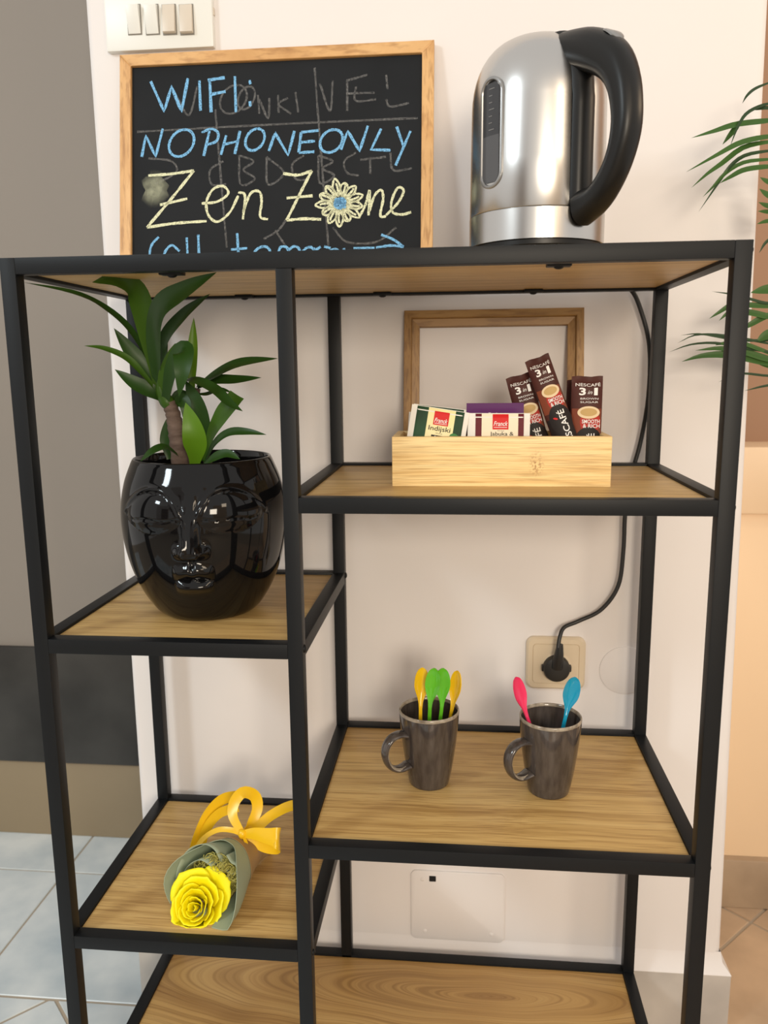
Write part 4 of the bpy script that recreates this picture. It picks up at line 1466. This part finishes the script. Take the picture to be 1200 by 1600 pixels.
def mug(cx, cy, label, lab_az):
    root = thing('mug', label, 'mug', group='grey-brown mugs of plastic spoons')
    H = 0.1095
    out = [(0.0262, 0.0), (0.0275, 0.0012), (0.0288, 0.006), (0.0320, 0.022), (0.0355, 0.045), (0.0384, 0.068), (0.0404, 0.088), (0.0416, 0.103)]
    o2 = spline([Vector((a_, b_, 0)) for a_, b_ in out], 30)
    inn = [(0.0390, 0.1025), (0.0376, 0.085), (0.0345, 0.055), (0.030, 0.025), (0.024, 0.008), (0.001, 0.007)]
    MB().lathe([(p.x, p.y) for p in o2] + [(0.0417, 0.1050)], (cx, cy, MZ), 56).build('body', M['mug'], root, 60)
    MB().lathe([(0.0417, 0.1050), (0.0419, 0.1072), (0.0414, 0.1090), (0.0404, H), (0.0394, 0.1088), (0.0391, 0.1050)], (cx, cy, MZ), 56, False).build('rim', M['mug_rim'], root, 60)
    MB().lathe([(0.0391, 0.1050)] + inn, (cx, cy, MZ), 56, False, True).build('inside', M['mug'], root, 60)
    d = Vector((math.cos(lab_az), math.sin(lab_az), 0))
    s = Vector((-d.y, d.x, 0))
    c0 = Vector((cx, cy, MZ))
    pts = [(0.036, 0.079), (0.048, 0.0815), (0.060, 0.078), (0.068, 0.068), (0.0695, 0.055), (0.065, 0.042), (0.056, 0.0335), (0.045, 0.031), (0.0335, 0.034)]
    C_ = spline([Vector((a_, b_, 0)) for a_, b_ in pts], 34)
    rows = []
    for i, p in enumerate(C_):
        t = (C_[min(i + 1, 33)] - C_[max(i - 1, 0)]).normalized()
        nx, nz = -t.y, t.x
        fl_ = 1 + 0.35 * (abs(i - 16.5) / 16.5) ** 4
        rows.append([c0 + d * (p.x + nx * 0.0040 * math.cos(a)) + Vector((0, 0, p.y + nz * 0.0040 * math.cos(a))) + s * (0.0085 * fl_ * math.sin(a)) for a in [2 * PI * k / 16 for k in range(16)]])
    MB().grid(rows, closed_u=True).build('handle', M['mug'], root, 60)
    # pale inner edge of the handle
    rows = []
    for i, p in enumerate(C_[2:-2]):
        i += 2
        t = (C_[min(i + 1, 33)] - C_[max(i - 1, 0)]).normalized()
        nx, nz = -t.y, t.x
        # along the side that faces the viewer
        rows.append([c0 + d * (p.x + nx * 0.0043 * math.cos(a)) + Vector((0, 0, p.y + nz * 0.0043 * math.cos(a))) + s * (0.0089 * math.sin(a)) for a in [math.radians(v_) for v_ in (96, 112, 128, 144)]])
    MB().grid(rows).build('handle_edge', M['mug_rim'], root, 60)


M1 = (0.4668, 0.171)
M2 = (0.6312, 0.161)
HAZ = math.radians(180 + 33)
mug(*M1, 'grey-brown glazed mug with two green and two yellow spoons, left of the pair', HAZ)
mug(*M2, 'grey-brown glazed mug with one pink and one blue spoon, right of the pair', HAZ)


def spoon(root_pt, neck, tip, wid, m, label, hint, cup):
    """handle from root_pt to neck, bowl from neck to tip"""
    a, b, c_ = Vector(root_pt), Vector(neck), Vector(tip)
    hint = Vector(hint).normalized()
    hl = (b - a).length
    bl = (c_ - b).length
    up = (c_ - b).normalized()
    pts = spline([a, a.lerp(b, 0.5), b, b.lerp(c_, 0.5), c_], 46)
    tot = hl + bl
    rows = []
    for i, p in enumerate(pts):
        f_ = i / 45
        t = (pts[min(i + 1, 45)] - pts[max(i - 1, 0)]).normalized()
        s = t.cross(hint).normalized()
        nn = s.cross(t).normalized()
        fb = max(0.0, (f_ - 0.5) / 0.5)
        if f_ < 0.5:
            wv = 0.0052 + 0.0006 * math.sin(f_ * 9)
            dep = 0.0
        else:
            wv = 0.0052 + (wid - 0.0052) * sm(0.0, 0.58, fb)
            if fb > 0.56:
                wv *= max(0.012, 1 - ((fb - 0.56) / 0.44) ** 2.3) ** 0.5
            dep = cup * math.sin(PI * fb) ** 0.7
        thk = 0.0009
        fr_, bk_ = [], []
        for k in range(9):
            q_ = -1 + k / 4
            dd = -dep * (1 - q_ * q_)
            fr_.append(p + s * (wv / 2 * q_) + nn * (dd + thk))
            bk_.append(p + s * (wv / 2 * q_) + nn * (dd - thk))
        rows.append(fr_ + bk_[::-1])
    mb = MB().grid(rows, closed_u=True)
    mb.f.append(tuple(range(17, -1, -1)))
    e = 45 * 18
    mb.f.append(tuple(range(e, e + 18)))
    o = mb.build('spoon', m, None, 50)
    tag(o, label, 'spoon', 'plastic spoons in the mugs')


def foot(mx_, dx, dy):
    return Vector((mx_[0] + dx, mx_[1] + dy, MZ + 0.0085))


# depth of each spoon inside its mug
spoon(foot(M1, -0.012, -0.008), at(657, 1105, 0.168), at(660, 1043, 0.176), 0.0205, M['spoon_yellow'], 'yellow plastic spoon at the left of the four in the left mug', (0.25, -1, 0.2), 0.004)
spoon(foot(M1, -0.002, -0.012), at(672, 1105, 0.158), at(679, 1044, 0.161), 0.0212, M['spoon_green'], 'green plastic spoon on the left of the two overlapping green ones', (-0.2, -1, 0.2), 0.004)
spoon(foot(M1, 0.006, -0.010), at(690, 1105, 0.166), at(692, 1044, 0.168), 0.0220, M['spoon_green'], 'green plastic spoon on the right of the two overlapping green ones', (0.2, -1, 0.2), 0.004)
spoon(foot(M1, 0.014, 0.002), at(706, 1108, 0.176), at(715, 1048, 0.180), 0.0205, M['spoon_yellow'], 'yellow plastic spoon at the right of the four in the left mug', (-0.75, -0.8, 0.2), 0.004)
spoon(foot(M2, 0.004, -0.006), at(823, 1118, 0.152), at(806, 1058, 0.152), 0.0205, M['spoon_pink'], 'pink plastic spoon leaning left in the right mug', (0.7, -0.8, 0.2), 0.0045)
spoon(foot(M2, 0.000, -0.012), at(884, 1118, 0.162), at(899, 1058, 0.166), 0.0222, M['spoon_blue'], 'blue plastic spoon leaning right in the right mug', (0.05, -1, 0.15), 0.0045)

# ------------------------------------------------------------------ rose bouquet
SZ = ZB - 0.0035
bq = thing('rose_bouquet', 'yellow rose bouquet in sage green paper with a yellow bow on the lower left shelf', 'bouquet')
Bk = Vector((0.206, 0.176, SZ + 0.022))
Mo = Vector((0.168, 0.074, SZ + 0.041))
bd = (Mo - Bk).normalized()
bsv = bd.cross(Vector((0, 0, 1))).normalized()
if bsv.x < 0:
    bsv = -bsv
bu = bsv.cross(bd).normalized()
if bu.z < 0:
    bu = -bu
BLn = (Mo - Bk).length


def cone(t, phi, r, lo=0.0006):
    p = Bk + bd * (t * BLn) + (bsv * math.cos(phi) + bu * math.sin(phi)) * r
    p.z = max(p.z, SZ + lo)
    return p


def wrap(name, m, phi0, phi1, t0, tmax, r0, r1, n1=34, n2=16, th=0.0008):
    rows_o, rows_i = [], []
    for i in range(n1 + 1):
        ph = math.radians(phi0 + (phi1 - phi0) * i / n1)
        tm = tmax(math.degrees(ph))
        ro, ri = [], []
        for j in range(n2 + 1):
            t = t0 + (tm - t0) * j / n2
            r = (r0 + (r1 - r0) * max(0, t)) * (1 + 0.36 * sm(60, -35, math.degrees(ph)) * sm(0.2, 1.0, t) + 0.26 * sm(110, 215, math.degrees(ph)) * sm(0.2, 1.0, t)) + 0.0012 * math.sin(ph * 3 + t * 4)
            ro.append(cone(t, ph, r))
            ri.append(cone(t, ph, r - th, 0.0018))
        rows_o.append(ro)
        rows_i.append(ri)
    mb = MB()
    rows = [a_ + b_[::-1] for a_, b_ in zip(rows_o, rows_i)]
    n = len(rows[0])
    mb.grid(rows, closed_u=True)
    mb.f.append(tuple(range(n)))
    e = n1 * n
    mb.f.append(tuple(range(e + n - 1, e - 1, -1)))
    return mb.build(name, m, bq, 60)


def tmax_out(deg):
    # scooped mouth: high at top recedes, the two flaps run forward
    if deg < 90:
        return 0.60 + 0.58 * sm(75, -25, deg)
    return 0.60 + 0.50 * sm(95, 200, deg)


wrap('wrapping_paper', M['paper_green'], -62, 222, 0.0, tmax_out, 0.0205, 0.047)
wrap('kraft_sleeve', M['kraft'], -62, 222, -0.02, lambda d: 0.44 + 0.08 * sm(60, 0, d), 0.0218, 0.0482)
wrap('kraft_sleeve', M['kraft'], -62, 242, -0.30, lambda d: -0.02, 0.0195, 0.030, 30, 8)
# inner folds of the paper (S-shaped strip)
sc_ = [(-0.052, -0.020), (-0.050, 0.002), (-0.040, 0.022), (-0.020, 0.031), (-0.002, 0.027), (0.008, 0.014), (0.017, 0.004), (0.029, 0.002), (0.036, 0.008), (0.034, 0.016), (0.026, 0.018), (0.018, 0.026)]
S_ = spline([Vector((a_, b_, 0)) for a_, b_ in sc_], 46)
rows = []
for j in range(9):
    t = 0.25 + (0.80 - 0.25) * j / 8
    k_ = 0.62 + 0.38 * j / 8
    row = []
    for i, p in enumerate(S_):
        f_ = t + (0.16 * sm(14, 0, i) if j else 0) * j / 8
        q_ = Bk + bd * (f_ * BLn) + bsv * (p.x * k_) + bu * (p.y * k_ + 0.004)
        q_.z = max(q_.z, SZ + 0.0008)
        row.append(q_)
    rows.append(row)
o = MB().grid(rows).build('paper_fold', M['paper_green'], bq, 70)
sol = o.modifiers.new('solidify', 'SOLIDIFY')
sol.thickness = 0.0008
sc2 = [(-0.047, -0.028), (-0.042, -0.004), (-0.030, 0.012), (-0.014, 0.020), (0.004, 0.016)]
S_ = spline([Vector((a_, b_, 0)) for a_, b_ in sc2], 24)
rows = []
for j in range(7):
    t = 0.3 + 0.62 * j / 6
    rows.append([(lambda q_: Vector((q_.x, q_.y, max(q_.z, SZ + 0.0012))))(Bk + bd * (t * BLn) + bsv * (p.x * (0.7 + 0.3 * j / 6)) + bu * (p.y * (0.7 + 0.3 * j / 6))) for p in S_])
o = MB().grid(rows).build('paper_fold', M['paper_green'], bq, 70)
o.modifiers.new('solidify', 'SOLIDIFY').thickness = 0.0008
# moss: curly strands
Rc = at(305, 1419, 0.050)
Rn = Vector((0.05, -0.82, 0.57)).normalized()
mb = MB()
rnd = random.Random(3)
mc = Bk + bd * (0.80 * BLn) + bu * (-0.004) + bsv * 0.004
for k in range(2200):
    a = rnd.uniform(0, 2 * PI)
    while True:
        q_ = Vector((rnd.uniform(-1, 1), rnd.uniform(-1, 1), rnd.uniform(-1, 1)))
        if q_.length < 1:
            break
    c0 = mc + bsv * (q_.x * 0.035) + bd * (q_.y * 0.026) + bu * (q_.z * 0.026)
    if c0.z < SZ + 0.006:
        c0.z = SZ + 0.006 + rnd.random() * 0.01
    rel = c0 - Rc
    hh = rel.dot(Rn)
    if hh > -0.024 and (rel - Rn * hh).length < 0.056:
        continue
    u_ = Vector((rnd.gauss(0, 1), rnd.gauss(0, 1), rnd.gauss(0, 1))).normalized()
    v_ = u_.orthogonal().normalized()
    rr = rnd.uniform(0.003, 0.008)
    aa = rnd.uniform(1.5, 4.0)
    pts = [c0 + (u_ * math.cos(aa * i / 6) + v_ * math.sin(aa * i / 6)) * rr + u_.cross(v_) * (0.0015 * i / 6) for i in range(7)]
    for p in pts:
        p.z = max(p.z, SZ + 0.0015)
    mb.tube(pts, 0.00042, 3, False)
o = mb.build('moss', M['moss'], bq, 80)
o['kind'] = 'stuff'
# rose head
ru_ = Vector((1, 0, 0))
ru_ = (ru_ - Rn * ru_.dot(Rn)).normalized()
rv_ = Rn.cross(ru_).normalized()
rose = MB().lathe([(0.001, -0.016), (0.010, -0.014), (0.014, -0.006), (0.010, 0.0), (0.001, 0.002)], (Rc.x - Rn.x * 0.014, Rc.y - Rn.y * 0.014, Rc.z - Rn.z * 0.014), 16, True, True).build('rose', M['paper_green'], bq, 60)
NP = 17
for k in range(NP):
    f_ = k / (NP - 1)
    ang0 = k * 2.39996
    R_ = 0.0035 + 0.0315 * f_ ** 0.9
    top_h = 0.017 - 0.021 * f_ ** 1.5
    half = 1.75 - 0.85 * f_
    flare = 0.05 + 0.50 * f_ ** 1.3
    rows = []
    nb, na = 8, 12
    for i in range(nb + 1):
        b_ = i / nb
        row = []
        for j in range(na + 1):
            a_ = -1 + 2 * j / na
            an = ang0 + a_ * half * (0.55 + 0.45 * math.sin(PI * (0.25 + 0.6 * b_)))
            r = R_ * (0.50 + 0.50 * b_ ** 0.7) + flare * 0.010 * b_ ** 3 * (1 - 0.35 * a_ * a_)
            pinch = 0.0022 * f_ * max(0, b_ - 0.6) / 0.4 * (1 if abs(a_) < 0.12 else 0)
            h_ = -0.022 + (top_h + 0.022) * b_ - 0.004 * a_ * a_ * b_ + 0.0018 * noise.noise(Vector((a_ * 2 + k * 3.1, b_ * 2, k)))
            h_ -= flare * 0.006 * max(0, b_ - 0.75) / 0.25
            r += 0.0012 * noise.noise(Vector((a_ * 3 + k, b_ * 3, k * 1.7))) + pinch
            q_ = Rc + (ru_ * math.cos(an) + rv_ * math.sin(an)) * r * (1.02 + 0.40 * max(0.0, math.sin(an)) * (0.4 + 0.6 * f_)) + Rn * h_
            q_.z = max(q_.z, SZ + 0.001)
            row.append(q_)
        rows.append(row)
    o = MB().grid(rows).build('petal', M['rose'], rose, 80)
    o.modifiers.new('solidify', 'SOLIDIFY').thickness = 0.0007
# bow
kn = at(379, 1303, 0.150)


def band(pts, wd, hint, name='ribbon_loop', n=30, prof=None, side=None):
    return ribbon(pts, wd, hint, n, 0.06, prof, 0.0004, 0.0, side).build(name, M['ribbon'], bq, 60)


bowp = lambda t: 0.42 + 0.58 * math.sin(PI * t) ** 0.6
band([kn, at(364, 1276, 0.160), at(366, 1254, 0.168), at(380, 1238, 0.176), at(398, 1244, 0.186), at(402, 1264, 0.184), at(392, 1288, 0.172), kn + Vector((0.003, 0.006, 0.0))], 0.0170, (0.35, -1.0, 0.25), prof=bowp)
bowr = lambda t: 0.30 + 0.70 * (1 - abs(2 * t - 1)) ** 0.8
band([kn, at(398, 1303, 0.140), at(420, 1307, 0.132), at(433, 1309, 0.130), at(437, 1314, 0.137), at(430, 1322, 0.147), at(408, 1320, 0.152), kn + Vector((0.002, 0.006, -0.003))], 0.0300, (0.25, -1.0, 0.55), n=40, prof=bowr, side=(-0.10, 0.35, 0.93))
band([kn, at(362, 1297, 0.152), at(340, 1297, 0.155), at(318, 1310, 0.157), at(300, 1335, 0.154)], 0.0075, (0.0, -0.75, 0.75), 'ribbon_band')
band([kn, at(385, 1318, 0.142), at(388, 1338, 0.134), at(386, 1360, 0.126)], 0.0050, (0.8, -0.6, 0.5), 'ribbon_band')
band([at(300, 1342, 0.180), at(311, 1305, 0.190), at(326, 1272, 0.202), at(348, 1249, 0.210), at(376, 1243, 0.205)], 0.0165, (0.5, -0.9, 0.3), 'ribbon_tail')
band([at(312, 1325, 0.184), at(324, 1293, 0.190), at(343, 1271, 0.196), at(372, 1261, 0.195)], 0.0140, (0.5, -0.9, 0.5), 'ribbon_tail')
band([kn + Vector((0.004, 0.004, 0)), at(400, 1294, 0.170), at(424, 1274, 0.185), at(455, 1259, 0.200), at(490, 1256, 0.215)], 0.0150, (-0.1, -0.8, 0.6), 'ribbon_tail')
mb = MB()
mb.lathe([(0.0008, -0.007), (0.005, -0.0055), (0.0068, 0), (0.005, 0.0055), (0.0008, 0.007)], (kn.x, kn.y, kn.z), 14, True, True)
mb.build('ribbon_knot', M['ribbon'], bq, 60)

# ------------------------------------------------------------------ palm at the right edge
pa = thing('palm_plant', 'feathery green palm reaching in from the right edge beside the wall pier', 'plant')
PYD = 0.285
pot = Vector((1.36, 0.24, FZ))
MB().lathe([(0.10, 0), (0.105, 0.004), (0.135, 0.24), (0.142, 0.245), (0.142, 0.262), (0.132, 0.262), (0.128, 0.22), (0.01, 0.22)], pot, 40).build('planter', M['terracotta'], pa, 40)


def z8(x, y):
    return 1020 + x / 3.078, 100 + y / 3.078


def pat(x, y, d):
    return at(*z8(x, y), PYD + d)


FR = [
    ([(760, 800, .0), (680, 480, 0), (620, 280, 0.0), (575, 70, 0.0)], [
        ([(600, 75, 0), (500, 115, -.01), (455, 150, -.02), (430, 190, -.02)], 13, 'palm_dark'),
        ([(610, 190, 0), (540, 195, 0), (455, 235, -.01), (410, 300, -.02), (372, 396, -.03)], 15, 'palm_dark'),
        ([(620, 215, 0), (540, 212, 0), (490, 222, 0)], 18, 'palm_dark'),
        ([(620, 265, 0), (540, 275, 0), (400, 292, -.01), (290, 325, -.02), (185, 356, -.03)], 27, 'palm'),
        ([(420, 280, 0), (385, 325, 0), (335, 388, 0)], 24, 'palm'),
        ([(640, 345, 0), (540, 352, 0), (420, 380, -.01), (310, 437, -.02), (160, 520, -.03)], 25, 'palm'),
        ([(640, 372, 0), (540, 378, 0), (430, 405, 0), (330, 480, -.01), (260, 530, -.02), (185, 596, -.02)], 23, 'palm'),
        ([(650, 412, 0), (545, 420, 0), (440, 442, 0), (370, 495, 0), (310, 580, 0), (220, 712, -.02)], 17, 'palm_dark'),
        ([(650, 455, 0), (545, 460, 0), (435, 475, 0), (350, 525, 0), (290, 590, 0), (240, 640, 0)], 18, 'palm'),
        ([(660, 492, 0), (545, 495, 0), (440, 510, 0), (370, 545, 0), (320, 575, 0)], 24, 'palm'),
        ([(660, 600, 0), (560, 570, 0), (515, 545, 0)], 26, 'palm'), ([(670, 680, 0), (560, 635, 0), (512, 600, 0)], 30, 'palm'), ([(670, 700, 0), (560, 685, 0), (508, 665, 0)], 26, 'palm'),
        ([(680, 720, 0), (560, 712, 0), (505, 708, 0)], 22, 'palm'), ([(690, 750, 0), (560, 755, 0), (500, 770, 0)], 20, 'palm'), ([(700, 790, 0), (560, 845, 0), (510, 910, 0)], 14, 'palm_dark'),
    ]),
    ([(770, 1560, .0), (720, 1420, 0), (670, 1260, 0), (600, 1070, 0)], [
        ([(620, 1085, 0), (550, 1085, 0), (470, 1100, -.0)], 44, 'palm'), ([(640, 1140, 0), (550, 1150, 0), (465, 1130, 0), (380, 1108, 0), (285, 1094, 0)], 14, 'palm_dark'),
        ([(640, 1160, 0), (560, 1165, 0), (465, 1160, 0), (380, 1160, 0), (318, 1195, 0), (270, 1226, 0)], 26, 'palm'), ([(650, 1215, 0), (560, 1215, 0), (460, 1195, 0), (370, 1195, 0), (318, 1235, 0)], 30, 'palm'),
        ([(660, 1230, 0), (560, 1210, 0), (465, 1255, 0), (400, 1290, 0)], 28, 'palm'), ([(660, 1290, 0), (560, 1300, 0), (495, 1338, 0)], 46, 'palm'),
        ([(690, 1350, 0), (560, 1330, 0), (440, 1330, 0), (345, 1318, 0), (220, 1298, -.01), (135, 1305, -.02)], 13, 'palm_dark'), ([(690, 1370, 0), (560, 1345, 0), (430, 1320, 0), (300, 1302, 0), (200, 1305, 0), (120, 1342, -.02)], 13, 'palm_dark'),
        ([(700, 1400, 0), (560, 1385, 0), (440, 1365, 0), (300, 1342, 0), (180, 1350, 0), (78, 1386, -.02)], 14, 'palm_dark'), ([(700, 1430, 0), (560, 1420, 0), (440, 1385, 0), (320, 1368, 0), (203, 1378, 0)], 32, 'palm'),
        ([(720, 1470, 0), (560, 1440, 0), (440, 1412, 0), (340, 1398, 0), (230, 1405, 0), (138, 1432, 0)], 38, 'palm'), ([(720, 1440, 0), (560, 1390, 0), (420, 1340, 0), (330, 1345, 0), (300, 1353, 0)], 20, 'palm'),
        ([(740, 1500, 0), (560, 1500, 0), (420, 1490, 0), (315, 1530, 0)], 12, 'palm_dark'), ([(740, 1530, 0), (560, 1545, 0), (440, 1572, 0)], 12, 'palm_dark'), ([(720, 1480, 0), (560, 1450, 0), (470, 1420, 0)], 30, 'palm'),
    ]),
]
KP = 1 / 3.078 / 1.06e3
for rachis, lf in FR:
    R_ = [pat(*p) for p in rachis]
    path3 = [pot + Vector((0, 0, 0.215)), pot + Vector((-0.01, 0.01, 0.45)), R_[0], *R_[1:]]
    fo = MB().tube(spline(path3, 30), [0.005 - 0.003 * i / 29 for i in range(30)], 8).build('frond', M['palm'], pa, 60)
    for pts, wd, mm in lf:
        P_ = [pat(*p) for p in pts]
        ribbon(P_, wd * KP, (0.0, -0.9, 0.35), 16, 0.2, lambda t: (0.45 + 0.55 * sm(0, 0.35, t)) * (1 - max(0, (t - 0.45) / 0.55) ** 1.8) + 0.01).build('leaflet', M[mm], fo, 80)
